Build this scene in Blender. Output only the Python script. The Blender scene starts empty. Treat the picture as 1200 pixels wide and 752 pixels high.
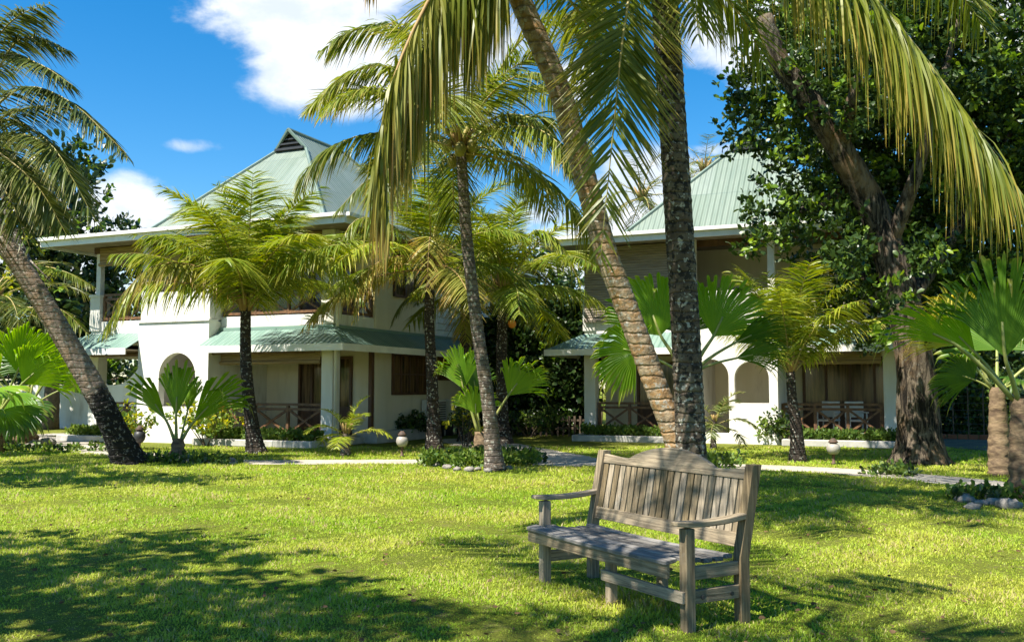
import bpy, math, random
import numpy as np
from mathutils import Vector, Matrix

# ------------------------------------------------------------------ camera, sky, sun, exposure
scene = bpy.context.scene
COL = scene.collection
R = math.radians
F = 1100.0 / 1200.0 * 36.0
PITCH = math.atan(79.0 / 1100.0)
CAM_H = 1.43
cam_d = bpy.data.cameras.new('camera')
cam_d.sensor_width = 36.0
cam_d.lens = F
cam_d.clip_start = 0.05
cam_d.clip_end = 3000.0
cam = bpy.data.objects.new('camera', cam_d)
COL.objects.link(cam)
cam.location = (0, 0, CAM_H)
cam.rotation_euler = (math.pi / 2 + PITCH, 0, 0)
scene.camera = cam


def ray(px, py):
    cx, cy = (px - 600.0) / 1100.0, -(py - 376.0) / 1100.0
    return Vector((cx, math.cos(PITCH) - math.sin(PITCH) * cy, math.sin(PITCH) + math.cos(PITCH) * cy))


def at(px, py, Y):
    d = ray(px, py)
    return Vector((0, 0, CAM_H)) + d * (Y / d.y)


def gnd(px, py, z=0.0):
    d = ray(px, py)
    p = Vector((0, 0, CAM_H)) + d * ((z - CAM_H) / d.z)
    return Vector((p.x, p.y, z))


SUN_EL = R(58)
SUN_H = Vector((-0.78, -0.62, 0)).normalized()
SUN_DIR = Vector((SUN_H.x * math.cos(SUN_EL), SUN_H.y * math.cos(SUN_EL), math.sin(SUN_EL)))
sun_d = bpy.data.lights.new('sun', 'SUN')
sun_d.energy = 5.0
sun_d.angle = R(0.5)
sun_d.color = (1.0, 0.95, 0.86)
sun = bpy.data.objects.new('sun', sun_d)
COL.objects.link(sun)
sun.rotation_euler = (-SUN_DIR).to_track_quat('-Z', 'Y').to_euler()
sun.location = (0, 0, 30)

scene.view_settings.view_transform = 'Standard'
scene.view_settings.look = 'None'
scene.view_settings.gamma = 1.0
scene.view_settings.use_curve_mapping = False
scene.view_settings.exposure = 1.28
scene.render.engine = 'CYCLES'
cy = scene.cycles
cy.max_bounces = 6
cy.diffuse_bounces = 4
cy.glossy_bounces = 2
cy.transmission_bounces = 4
cy.transparent_max_bounces = 6
cy.use_denoising = True

world = bpy.data.worlds.new('World')
scene.world = world
world.use_nodes = True
wn = world.node_tree
wn.nodes.clear()


def nd(nt, typ, **kw):
    n = nt.nodes.new(typ)
    for k, v in kw.items():
        if k == 'in_':
            for kk, vv in v.items():
                if isinstance(vv, bpy.types.NodeSocket):
                    nt.links.new(vv, n.inputs[kk])
                else:
                    n.inputs[kk].default_value = vv
        else:
            setattr(n, k, v)
    return n


def mth(nt, op, a, b=None, c=None, clamp=False):
    n = nt.nodes.new('ShaderNodeMath')
    n.operation = op
    n.use_clamp = clamp
    for i, v in enumerate((a, b, c)):
        if v is None:
            continue
        if isinstance(v, bpy.types.NodeSocket):
            nt.links.new(v, n.inputs[i])
        else:
            n.inputs[i].default_value = v
    return n.outputs[0]


def mixc(nt, fac, a, b):
    n = nt.nodes.new('ShaderNodeMix')
    n.data_type = 'RGBA'
    for s, v in ((n.inputs[0], fac), (n.inputs[6], a), (n.inputs[7], b)):
        if isinstance(v, bpy.types.NodeSocket):
            nt.links.new(v, s)
        elif isinstance(v, (tuple, list)):
            s.default_value = (v[0], v[1], v[2], 1)
        else:
            s.default_value = v
    return n.outputs[2]


def smooth(nt, v, lo, hi, a=0.0, b=1.0):
    n = nt.nodes.new('ShaderNodeMapRange')
    n.interpolation_type = 'SMOOTHSTEP'
    nt.links.new(v, n.inputs[0])
    for i, x in ((1, lo), (2, hi), (3, a), (4, b)):
        n.inputs[i].default_value = x
    return n.outputs[0]


sky = nd(wn, 'ShaderNodeTexSky', sky_type='NISHITA', sun_disc=False, sun_elevation=SUN_EL,
         sun_rotation=math.atan2(SUN_DIR.x, SUN_DIR.y), air_density=1.0, dust_density=0.3, ozone_density=3.0)
hsv = nd(wn, 'ShaderNodeHueSaturation', in_={'Hue': 0.497, 'Saturation': 1.44, 'Value': 0.64, 'Color': sky.outputs[0]})
tc = nd(wn, 'ShaderNodeTexCoord')
sep = nd(wn, 'ShaderNodeSeparateXYZ', in_={0: tc.outputs['Generated']})
yy = mth(wn, 'MAXIMUM', sep.outputs[1], 0.04)
cu = mth(wn, 'DIVIDE', sep.outputs[0], yy)
cv = mth(wn, 'DIVIDE', sep.outputs[2], yy)
comb = nd(wn, 'ShaderNodeCombineXYZ', in_={0: cu, 1: mth(wn, 'MULTIPLY', cv, 1.5), 2: 0.3})
noi = nd(wn, 'ShaderNodeTexNoise', in_={'Vector': comb.outputs[0], 'Scale': 5.5, 'Detail': 9.0, 'Roughness': 0.58, 'Distortion': 0.3})
# clouds: direction of the middle and half widths, as tangents of the view angles
mask = None
for (px, py, rw, rh, s) in [(330, 15, 170, 75, 1.05), (350, 85, 95, 55, 1.0), (400, 60, 90, 90, 1.05), (230, 5, 90, 28, .8), (212, 171, 62, 17, .62), (130, 245, 85, 50, 1.05),
                            (114, 48, 20, 20, .3), (860, 30, 75, 72, 1.0), (690, 95, 48, 26, .8), (790, 235, 110, 60, 1.0), (700, 300, 180, 60, .8), (640, 250, 80, 40, .6),
                            (850, 175, 45, 14, .8), (445, 250, 70, 60, .4), (-60, 330, 220, 60, 1.0), (1250, 60, 160, 90, .9), (500, 60, 110, 90, .75), (-260, 60, 160, 60, .9)]:
    d = ray(px, py)
    u0, v0 = d.x / d.y, d.z / d.y
    a, b = rw / 1100.0, rh / 1100.0
    e = mth(wn, 'ADD', mth(wn, 'POWER', mth(wn, 'DIVIDE', mth(wn, 'SUBTRACT', cu, u0), a), 2.0),
            mth(wn, 'POWER', mth(wn, 'DIVIDE', mth(wn, 'SUBTRACT', cv, v0), b), 2.0))
    w = mth(wn, 'MULTIPLY', mth(wn, 'EXPONENT', mth(wn, 'MULTIPLY', e, -0.75)), s)
    mask = w if mask is None else mth(wn, 'MAXIMUM', mask, w)
dens = mth(wn, 'ADD', mask, mth(wn, 'MULTIPLY', mth(wn, 'SUBTRACT', noi.outputs[0], 0.5), 1.7))
cl = smooth(wn, dens, 0.42, 0.76)
noi2 = nd(wn, 'ShaderNodeTexNoise', in_={'Vector': comb.outputs[0], 'Scale': 11.0, 'Detail': 6.0, 'Roughness': 0.6})
cloudcol = mixc(wn, smooth(wn, noi2.outputs[0], 0.35, 0.65), (3.0, 3.3, 3.7), (4.2, 4.25, 4.3))
skycol = mixc(wn, mth(wn, 'MULTIPLY', cl, 0.93), hsv.outputs[0], cloudcol)
bg = nd(wn, 'ShaderNodeBackground', in_={'Color': skycol, 'Strength': 0.125})
wo = nd(wn, 'ShaderNodeOutputWorld', in_={'Surface': bg.outputs[0]})

# ------------------------------------------------------------------ helpers
rng = np.random.default_rng(7)
random.seed(7)


class MB:
    """collects shapes for one mesh"""
    def __init__(self):
        self.v, self.f, self.m, self.uv = [], [], [], []

    def add(self, verts, faces, mi=0, M=None, uvs=None):
        o = len(self.v)
        self.v += [tuple(M @ Vector(p)) if M else tuple(p) for p in verts]
        for i, fc in enumerate(faces):
            self.f.append(tuple(k + o for k in fc))
            self.m.append(mi)
            self.uv.append(uvs[i] if uvs else None)
        return self

    def box(self, x0, x1, y0, y1, z0, z1, mi=0, M=None):
        v = [(x0, y0, z0), (x1, y0, z0), (x1, y1, z0), (x0, y1, z0), (x0, y0, z1), (x1, y0, z1), (x1, y1, z1), (x0, y1, z1)]
        return self.add(v, [(0, 3, 2, 1), (4, 5, 6, 7), (0, 1, 5, 4), (1, 2, 6, 5), (2, 3, 7, 6), (3, 0, 4, 7)], mi, M)

    def bar(self, a, b, w, h, mi=0, up=(0, 0, 1)):
        """square bar from a to b, w across, h along up"""
        a, b = Vector(a), Vector(b)
        t = (b - a).normalized()
        s = t.cross(Vector(up))
        if s.length < 1e-4:
            s = t.cross(Vector((0, 1, 0)))
        s.normalize()
        u = s.cross(t)
        v = []
        for p in (a, b):
            for i, j in ((-1, -1), (1, -1), (1, 1), (-1, 1)):
                v.append(p + s * (w / 2 * i) + u * (h / 2 * j))
        return self.add(v, [(3, 2, 1, 0), (4, 5, 6, 7), (0, 1, 5, 4), (1, 2, 6, 5), (2, 3, 7, 6), (3, 0, 4, 7)], mi)

    def tube(self, pts, rad, n=8, mi=0, cap=True, wob=0.0, rs=None):
        pts = [Vector(p) for p in pts]
        if not hasattr(rad, '__len__'):
            rad = [rad] * len(pts)
        o = len(self.v)
        prev = None
        for i, p in enumerate(pts):
            t = (pts[min(i + 1, len(pts) - 1)] - pts[max(i - 1, 0)]).normalized()
            s = prev if prev is not None else (Vector((1, 0, 0)) if abs(t.x) < .9 else Vector((0, 1, 0)))
            s = (s - t * s.dot(t)).normalized()
            prev = s
            u = t.cross(s)
            for k in range(n):
                a = 2 * math.pi * k / n
                r = rad[i] * (1 + (rs.uniform(-wob, wob) if wob else 0))
                self.v.append(tuple(p + (s * math.cos(a) + u * math.sin(a)) * r))
        for i in range(len(pts) - 1):
            for k in range(n):
                a, b = o + i * n + k, o + i * n + (k + 1) % n
                self.f.append((a, b, b + n, a + n))
                self.m.append(mi)
                self.uv.append(None)
        if cap:
            for q in (tuple(o + k for k in range(n))[::-1], tuple(o + (len(pts) - 1) * n + k for k in range(n))):
                self.f.append(q)
                self.m.append(mi)
                self.uv.append(None)
        return self

    def lathe(self, prof, n=16, mi=0, c=(0, 0, 0)):
        return self.tube([(c[0], c[1], c[2] + z + i * 1e-5) for i, (r, z) in enumerate(prof)], [max(r, 1e-3) for r, z in prof], n, mi)

    def build(self, name, mats, parent=None, smooth_=False, bevel=0.0):
        me = bpy.data.meshes.new(name)
        me.from_pydata(self.v, [], self.f)
        for m in (mats if isinstance(mats, (list, tuple)) else [mats]):
            me.materials.append(m)
        me.polygons.foreach_set('material_index', self.m)
        if any(u is not None for u in self.uv):
            l = me.uv_layers.new(name='UVMap')
            k = 0
            for u, f in zip(self.uv, self.f):
                for j in range(len(f)):
                    l.data[k].uv = u[j] if u else (0, 0)
                    k += 1
        if smooth_:
            me.polygons.foreach_set('use_smooth', [True] * len(self.f))
        me.update()
        o = bpy.data.objects.new(name, me)
        COL.objects.link(o)
        o.parent = parent
        if bevel:
            md = o.modifiers.new('bevel', 'BEVEL')
            md.width = bevel
            md.segments = 2
            md.limit_method = 'ANGLE'
            md.angle_limit = R(40)
        return o


def np_mesh(name, V, Q, mats, parent=None, uv=None, mi=None, smooth_=False, col=None):
    """mesh from numpy arrays; Q (n,4) or (n,3)"""
    me = bpy.data.meshes.new(name)
    nv, nf, k = len(V), len(Q), Q.shape[1]
    me.vertices.add(nv)
    me.vertices.foreach_set('co', np.ascontiguousarray(V, dtype=np.float32).ravel())
    me.loops.add(nf * k)
    me.loops.foreach_set('vertex_index', np.ascontiguousarray(Q, dtype=np.int32).ravel())
    me.polygons.add(nf)
    me.polygons.foreach_set('loop_start', np.arange(0, nf * k, k, dtype=np.int32))
    me.polygons.foreach_set('loop_total', np.full(nf, k, dtype=np.int32))
    for m in (mats if isinstance(mats, (list, tuple)) else [mats]):
        me.materials.append(m)
    if mi is not None:
        me.polygons.foreach_set('material_index', np.ascontiguousarray(mi, dtype=np.int32))
    if smooth_:
        me.polygons.foreach_set('use_smooth', np.ones(nf, dtype=bool))
    if uv is not None:
        l = me.uv_layers.new(name='UVMap')
        l.data.foreach_set('uv', np.ascontiguousarray(uv[Q.ravel()], dtype=np.float32).ravel())
    me.update(calc_edges=True)
    me.validate()
    o = bpy.data.objects.new(name, me)
    COL.objects.link(o)
    o.parent = parent
    return o


def tag(o, label=None, cat=None, group=None, kind=None):
    if label:
        o['label'] = label
    if cat:
        o['category'] = cat
    if group:
        o['group'] = group
    if kind:
        o['kind'] = kind
    return o


def thing(name, label, cat, loc=(0, 0, 0), rz=0.0, group=None):
    o = bpy.data.objects.new(name, None)
    o.empty_display_size = 0.2
    COL.objects.link(o)
    o.location = loc
    o.rotation_euler = (0, 0, rz)
    return tag(o, label, cat, group)


def spline(pts, n):
    """Catmull-Rom through pts, n samples"""
    P = [Vector(p) for p in pts]
    P = [P[0] * 2 - P[1]] + P + [P[-1] * 2 - P[-2]]
    out = []
    m = len(P) - 3
    for i in range(n):
        t = i / (n - 1) * m
        k = min(int(t), m - 1)
        t -= k
        a, b, c, d = P[k:k + 4]
        out.append(0.5 * ((2 * b) + (c - a) * t + (2 * a - 5 * b + 4 * c - d) * t * t + (3 * b - a - 3 * c + d) * t ** 3))
    return out


# ------------------------------------------------------------------ materials
def base_mat(name, rough=0.7, spec=0.3):
    m = bpy.data.materials.new(name)
    m.use_nodes = True
    nt = m.node_tree
    b = nt.nodes['Principled BSDF']
    b.inputs['Roughness'].default_value = rough
    b.inputs['Specular IOR Level'].default_value = spec
    return m, nt, b


def noise(nt, scale, detail=4.0, vec=None, rough=0.55, dist=0.0):
    n = nd(nt, 'ShaderNodeTexNoise', in_={'Scale': scale, 'Detail': detail, 'Roughness': rough, 'Distortion': dist})
    if vec is not None:
        nt.links.new(vec, n.inputs['Vector'])
    return n.outputs[0]


def bump(nt, b, h, strength=0.4, dist=0.02):
    n = nd(nt, 'ShaderNodeBump', in_={'Strength': strength, 'Distance': dist, 'Height': h})
    nt.links.new(n.outputs[0], b.inputs['Normal'])


def objco(nt, sx=1, sy=1, sz=1):
    t = nd(nt, 'ShaderNodeTexCoord')
    mp = nd(nt, 'ShaderNodeMapping', in_={'Vector': t.outputs['Object'], 'Scale': (sx, sy, sz)})
    return mp.outputs[0]


def mottled(name, c1, c2, scale=4, rough=0.75, spec=0.3, bmp=0.2, stain=None, stain_amt=0.5, fine=60, stretch=(1, 1, 1)):
    m, nt, b = base_mat(name, rough, spec)
    co = objco(nt, *stretch)
    c = mixc(nt, smooth(nt, noise(nt, scale, 6, co), 0.3, 0.7), c1, c2)
    if stain:
        c = mixc(nt, mth(nt, 'MULTIPLY', smooth(nt, noise(nt, scale * 0.6, 8, co, 0.7), 0.52, 0.72), stain_amt), c, stain)
    nt.links.new(c, b.inputs['Base Color'])
    if bmp:
        bump(nt, b, noise(nt, fine, 5, co), bmp, 0.01)
    return m


def leaf_mat(name, c1, c2, tip, tip_amt=0.6, transl=0.35, rough=0.42, spec=0.3, tipstart=0.55):
    m, nt, b = base_mat(name, rough, spec)
    t = nd(nt, 'ShaderNodeTexCoord')
    s = nd(nt, 'ShaderNodeSeparateXYZ', in_={0: t.outputs['UV']})
    oi = nd(nt, 'ShaderNodeObjectInfo')
    c = mixc(nt, s.outputs[0], c1, c2)
    tf = mth(nt, 'MULTIPLY', smooth(nt, s.outputs[1], tipstart, 1.0), mth(nt, 'MULTIPLY', s.outputs[0], tip_amt * 1.6), clamp=True)
    c = mixc(nt, tf, c, tip)
    h = nd(nt, 'ShaderNodeHueSaturation', in_={'Color': c, 'Value': mth(nt, 'MULTIPLY_ADD', oi.outputs['Random'], 0.5, 0.75),
                                               'Hue': mth(nt, 'MULTIPLY_ADD', oi.outputs['Random'], -0.02, 0.508)})
    c = h.outputs[0]
    nt.links.new(c, b.inputs['Base Color'])
    tr = nd(nt, 'ShaderNodeBsdfTranslucent')
    g = nd(nt, 'ShaderNodeHueSaturation', in_={'Color': c, 'Value': 1.5, 'Saturation': 1.1, 'Hue': 0.49})
    nt.links.new(g.outputs[0], tr.inputs[0])
    mx = nd(nt, 'ShaderNodeMixShader', in_={0: transl, 1: b.outputs[0], 2: tr.outputs[0]})
    nt.links.new(mx.outputs[0], nt.nodes['Material Output'].inputs[0])
    return m


def bark_mat(name, light, dark, ring=9.0, patch=None, patch_amt=0.0, spots=0.0, char_h=0.0, dark_amt=0.38):
    m, nt, b = base_mat(name, 0.9, 0.15)
    t = nd(nt, 'ShaderNodeTexCoord')
    co = t.outputs['Object']
    s = nd(nt, 'ShaderNodeSeparateXYZ', in_={0: co})
    n1 = noise(nt, 3.0, 6, co, 0.65)
    zz = mth(nt, 'ADD', mth(nt, 'MULTIPLY', s.outputs[2], ring), mth(nt, 'MULTIPLY', n1, 1.1))
    fr = mth(nt, 'FRACT', zz)
    ringm = smooth(nt, mth(nt, 'ABSOLUTE', mth(nt, 'SUBTRACT', fr, 0.5)), 0.34, 0.49)
    c = mixc(nt, smooth(nt, noise(nt, 9, 7, co, 0.7), 0.32, 0.68), light, dark)
    if patch:
        c = mixc(nt, mth(nt, 'MULTIPLY', smooth(nt, noise(nt, 4.5, 6, co, 0.7), 0.45, 0.6), patch_amt), c, patch)
    c = mixc(nt, mth(nt, 'MULTIPLY', ringm, dark_amt), c, tuple(x * 0.3 for x in dark))
    if spots:
        c = mixc(nt, mth(nt, 'MULTIPLY', smooth(nt, noise(nt, 13, 4, co, 0.6), 0.5, 0.58), spots), c, (0.022, 0.02, 0.017))
        c = mixc(nt, mth(nt, 'MULTIPLY', smooth(nt, noise(nt, 17, 3, nd(nt, 'ShaderNodeMapping', in_={'Vector': co, 'Location': (5, 3, 1)}).outputs[0]), 0.58, 0.64), 0.8), c, (0.42, 0.4, 0.33))
    if char_h:
        zc = mth(nt, 'ADD', s.outputs[2], mth(nt, 'MULTIPLY', mth(nt, 'SUBTRACT', noise(nt, 2.5, 5, co), 0.5), 1.3))
        burnt = mixc(nt, smooth(nt, noise(nt, 14, 5, co, 0.7), 0.55, 0.66), (0.02, 0.018, 0.016), (0.30, 0.28, 0.24))
        c = mixc(nt, smooth(nt, zc, char_h - 0.12, char_h + 0.12, 1, 0), c, burnt)
    nt.links.new(c, b.inputs['Base Color'])
    h = mth(nt, 'SUBTRACT', mth(nt, 'MULTIPLY', noise(nt, 25, 6, co, 0.7), 0.8), mth(nt, 'MULTIPLY', ringm, 0.7))
    bump(nt, b, h, 0.8, 0.03)
    return m


M = {}
M['plaster'] = mottled('white_plaster', (0.74, 0.72, 0.66), (0.66, 0.63, 0.56), 1.2, 0.85, 0.2, 0.15, (0.40, 0.35, 0.27), 0.62, stretch=(2.6, 2.6, .55))
M['cream'] = mottled('cream_plaster', (0.76, 0.68, 0.52), (0.70, 0.62, 0.45), 1.0, 0.85, 0.2, 0.15, (0.44, 0.38, 0.26), 0.5, stretch=(2.2, 2.2, .5))
M['concrete'] = mottled('pale_concrete', (0.5, 0.48, 0.43), (0.38, 0.36, 0.32), 3, 0.9, 0.2, 0.3, (0.2, 0.19, 0.16), 0.5)
M['white'] = mottled('white_paint', (0.76, 0.74, 0.68), (0.68, 0.66, 0.6), 3, 0.5, 0.4, 0.05, (0.4, 0.37, 0.3), 0.3)
M['brown'] = mottled('dark_brown_wood', (0.13, 0.06, 0.028), (0.075, 0.037, 0.02), 8, 0.5, 0.4, 0.2, stretch=(1, 1, 0.2))
M['rail'] = mottled('stained_rail_wood', (0.2, 0.1, 0.043), (0.1, 0.05, 0.025), 10, 0.55, 0.4, 0.2)
M['beam'] = mottled('weathered_beam_wood', (0.2, 0.13, 0.07), (0.12, 0.075, 0.04), 6, 0.7, 0.3, 0.3)
M['soffit'] = mottled('soffit_boards', (0.3, 0.24, 0.17), (0.22, 0.17, 0.12), 5, 0.8, 0.2, 0.1)
M['siding'] = None
m, nt, b = base_mat('white_siding_boards', 0.55, 0.35)
co = nd(nt, 'ShaderNodeTexCoord').outputs['Object']
s = nd(nt, 'ShaderNodeSeparateXYZ', in_={0: co})
fr = mth(nt, 'FRACT', mth(nt, 'MULTIPLY', s.outputs[2], 5.0))
nt.links.new(mixc(nt, smooth(nt, noise(nt, 2, 5, co), .35, .7), (0.74, 0.76, 0.68), (0.62, 0.65, 0.57)), b.inputs['Base Color'])
bump(nt, b, mth(nt, 'MULTIPLY', smooth(nt, fr, 0.0, 0.12), 1.0), 1.0, 0.03)
M['siding'] = m
# bamboo blind
def blind_mat(name, c1, c2):
    m, nt, b = base_mat(name, 0.8, 0.2)
    co = nd(nt, 'ShaderNodeTexCoord').outputs['Object']
    s = nd(nt, 'ShaderNodeSeparateXYZ', in_={0: co})
    fr = mth(nt, 'FRACT', mth(nt, 'MULTIPLY', s.outputs[2], 14.0))
    mp = nd(nt, 'ShaderNodeMapping', in_={'Vector': co, 'Scale': (1.0, 1.0, 22.0)})
    st = smooth(nt, noise(nt, 1.2, 5, mp.outputs[0], 0.7), 0.3, 0.7)
    c = mixc(nt, st, c1, c2)
    c = mixc(nt, smooth(nt, mth(nt, 'ABSOLUTE', mth(nt, 'SUBTRACT', fr, 0.5)), 0.38, 0.48), c, tuple(x * 0.35 for x in c2))
    nt.links.new(c, b.inputs['Base Color'])
    bump(nt, b, mth(nt, 'SINE', mth(nt, 'MULTIPLY', s.outputs[2], 88.0)), 0.5, 0.01)
    return m


M['blind_tan'] = blind_mat('tan_bamboo_blind', (0.42, 0.31, 0.17), (0.26, 0.18, 0.09))
M['blind_grey'] = blind_mat('grey_bamboo_blind', (0.4, 0.335, 0.265), (0.22, 0.18, 0.14))
# corrugated roofing, ribs run down the slope (UV u along the eave in metres)
m, nt, b = base_mat('green_corrugated_metal', 0.42, 0.5)
uvn = nd(nt, 'ShaderNodeTexCoord')
s = nd(nt, 'ShaderNodeSeparateXYZ', in_={0: uvn.outputs['UV']})
rib = mth(nt, 'SINE', mth(nt, 'MULTIPLY', s.outputs[0], 2 * math.pi / 0.15))
stv = nd(nt, 'ShaderNodeMapping', in_={'Vector': uvn.outputs['UV'], 'Scale': (3.0, 0.35, 1)})
c = mixc(nt, smooth(nt, noise(nt, 1.5, 7, stv.outputs[0], 0.7), 0.3, 0.72), (0.21, 0.255, 0.20), (0.155, 0.20, 0.155))
c = mixc(nt, mth(nt, 'MULTIPLY', smooth(nt, noise(nt, 2.2, 8, uvn.outputs['UV'], 0.7), 0.56, 0.72), 0.5), c, (0.22, 0.25, 0.21))
sh = nd(nt, 'ShaderNodeCombineXYZ', in_={0: mth(nt, 'FLOOR', mth(nt, 'DIVIDE', s.outputs[0], 0.76)), 1: mth(nt, 'FLOOR', mth(nt, 'DIVIDE', s.outputs[1], 1.7))})
wn_ = nd(nt, 'ShaderNodeTexWhiteNoise', in_={0: sh.outputs[0]})
c = nd(nt, 'ShaderNodeHueSaturation', in_={'Color': c, 'Value': mth(nt, 'MULTIPLY_ADD', wn_.outputs[0], .22, .89), 'Saturation': mth(nt, 'MULTIPLY_ADD', wn_.outputs[0], -.3, 1.15)}).outputs[0]
c = mixc(nt, mth(nt, 'MULTIPLY', smooth(nt, noise(nt, 0.9, 9, stv.outputs[0], 0.75), 0.6, 0.72), 0.55), c, (0.17, 0.11, 0.07))
lap = mth(nt, 'FRACT', mth(nt, 'DIVIDE', s.outputs[1], 1.7))
c = mixc(nt, mth(nt, 'MULTIPLY', smooth(nt, lap, 0.97, 0.99), 0.5), c, (0.1, 0.14, 0.12))
nt.links.new(c, b.inputs['Base Color'])
bump(nt, b, mth(nt, 'ADD', rib, mth(nt, 'MULTIPLY', noise(nt, 30, 3, uvn.outputs['UV']), .3)), 0.9, 0.018)
M['roof'] = m
M['roof_trim'] = mottled('green_ridge_metal', (0.16, 0.22, 0.175), (0.11, 0.16, 0.13), 2, 0.45, 0.5, 0.05)
m, nt, b = base_mat('teal_skirt_roof', 0.4, 0.5)
uvn = nd(nt, 'ShaderNodeTexCoord')
s = nd(nt, 'ShaderNodeSeparateXYZ', in_={0: uvn.outputs['UV']})
rib = mth(nt, 'SINE', mth(nt, 'MULTIPLY', s.outputs[0], 2 * math.pi / 0.15))
c = mixc(nt, smooth(nt, noise(nt, 1.4, 7, nd(nt, 'ShaderNodeMapping', in_={'Vector': uvn.outputs['UV'], 'Scale': (2.5, .5, 1)}).outputs[0], 0.7), 0.3, 0.7), (0.22, 0.32, 0.265), (0.13, 0.22, 0.175))
c = mixc(nt, mth(nt, 'MULTIPLY', smooth(nt, noise(nt, 3, 8, uvn.outputs['UV'], 0.7), 0.55, 0.7), 0.45), c, (0.26, 0.31, 0.26))
nt.links.new(c, b.inputs['Base Color'])
bump(nt, b, rib, 0.9, 0.018)
M['skirt'] = m
m, nt, b = base_mat('window_glass', 0.06, 0.6)
b.inputs['Base Color'].default_value = (0.02, 0.022, 0.02, 1)
M['glass'] = m
M['curtain'] = mottled('curtained_glass', (0.22, 0.13, 0.06), (0.035, 0.022, 0.014), 1.6, 0.12, 0.5, 0, stretch=(7, 7, 0.5))
M['metal_white'] = mottled('ac_casing', (0.7, 0.69, 0.64), (0.62, 0.6, 0.55), 5, 0.4, 0.5, 0.02)
M['dark_metal'] = mottled('dark_metal', (0.03, 0.03, 0.03), (0.02, 0.02, 0.02), 5, 0.5, 0.5, 0.05)
M['stone'] = mottled('grey_stone', (0.3, 0.27, 0.23), (0.12, 0.11, 0.09), 9, 0.9, 0.2, 0.6, (0.45, 0.42, 0.36), 0.6, fine=25)
M['red'] = mottled('red_petals', (0.6, 0.03, 0.03), (0.45, 0.02, 0.03), 8, 0.6, 0.2, 0)
M['orange'] = mottled('orange_husk', (0.75, 0.26, 0.02), (0.6, 0.2, 0.02), 6, 0.45, 0.4, 0.05)
M['husk_green'] = mottled('green_husk', (0.3, 0.26, 0.05), (0.2, 0.17, 0.04), 6, 0.5, 0.4, 0.05)
M['opal'] = mottled('white_lamp_glass', (0.36, 0.33, 0.28), (0.28, 0.25, 0.21), 5, 0.3, 0.5, 0)
M['terracotta'] = mottled('rusty_lamp_metal', (0.14, 0.08, 0.05), (0.06, 0.045, 0.035), 10, 0.7, 0.3, 0.1)

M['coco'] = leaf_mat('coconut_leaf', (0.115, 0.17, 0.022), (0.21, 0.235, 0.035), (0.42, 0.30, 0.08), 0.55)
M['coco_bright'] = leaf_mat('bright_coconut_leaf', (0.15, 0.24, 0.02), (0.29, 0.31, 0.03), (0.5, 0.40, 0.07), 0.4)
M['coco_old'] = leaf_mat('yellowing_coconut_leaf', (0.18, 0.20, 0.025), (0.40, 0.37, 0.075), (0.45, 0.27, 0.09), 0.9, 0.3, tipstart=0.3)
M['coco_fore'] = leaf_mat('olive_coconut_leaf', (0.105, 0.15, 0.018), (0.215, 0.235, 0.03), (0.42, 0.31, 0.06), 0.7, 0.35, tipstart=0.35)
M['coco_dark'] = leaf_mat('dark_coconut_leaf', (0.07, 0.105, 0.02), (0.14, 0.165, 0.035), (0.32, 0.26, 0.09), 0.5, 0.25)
M['rachis'] = mottled('frond_rib', (0.30, 0.29, 0.07), (0.36, 0.26, 0.08), 2, 0.5, 0.4, 0.05)
M['rachis_old'] = mottled('dry_frond_rib', (0.33, 0.22, 0.08), (0.26, 0.16, 0.06), 2, 0.6, 0.3, 0.05)
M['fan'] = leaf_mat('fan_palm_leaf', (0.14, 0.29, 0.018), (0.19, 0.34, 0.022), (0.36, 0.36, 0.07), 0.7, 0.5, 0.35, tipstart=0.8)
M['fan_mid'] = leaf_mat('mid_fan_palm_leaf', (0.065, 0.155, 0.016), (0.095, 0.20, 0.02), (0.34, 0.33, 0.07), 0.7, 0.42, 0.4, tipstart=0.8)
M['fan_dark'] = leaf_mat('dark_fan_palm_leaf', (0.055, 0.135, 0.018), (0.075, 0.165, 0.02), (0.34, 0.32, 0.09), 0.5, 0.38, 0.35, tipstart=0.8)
M['fan_yellow'] = leaf_mat('yellowing_fan_leaf', (0.24, 0.29, 0.03), (0.34, 0.35, 0.04), (0.55, 0.45, 0.05), 0.9, 0.4, 0.4, tipstart=0.4)
M['stalk'] = mottled('leaf_stalk', (0.22, 0.27, 0.06), (0.3, 0.29, 0.09), 3, 0.5, 0.4, 0)
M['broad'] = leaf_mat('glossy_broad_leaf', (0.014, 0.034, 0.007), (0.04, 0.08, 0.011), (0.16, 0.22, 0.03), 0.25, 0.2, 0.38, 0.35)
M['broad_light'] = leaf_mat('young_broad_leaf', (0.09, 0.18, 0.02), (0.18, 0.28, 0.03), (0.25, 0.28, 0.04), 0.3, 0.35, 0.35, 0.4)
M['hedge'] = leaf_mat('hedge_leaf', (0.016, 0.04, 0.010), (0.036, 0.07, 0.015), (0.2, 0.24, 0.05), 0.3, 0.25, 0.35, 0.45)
M['shrub'] = leaf_mat('shrub_leaf', (0.075, 0.15, 0.025), (0.16, 0.23, 0.04), (0.3, 0.3, 0.06), 0.3, 0.35)
M['yellow_leaf'] = leaf_mat('yellow_green_leaf', (0.22, 0.27, 0.02), (0.4, 0.38, 0.03), (0.5, 0.35, 0.03), 0.4, 0.4)
M['twig'] = mottled('twig_bark', (0.16, 0.12, 0.08), (0.08, 0.06, 0.045), 12, 0.9, 0.2, 0.4)
m, nt, b = base_mat('furrowed_bark', 0.95, 0.1)
co = objco(nt, 2.4, 2.4, 0.5)
n1 = noise(nt, 4.2, 8, co, 0.72, 0.6)
n2 = noise(nt, 1.1, 5, objco(nt), 0.6)
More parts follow.
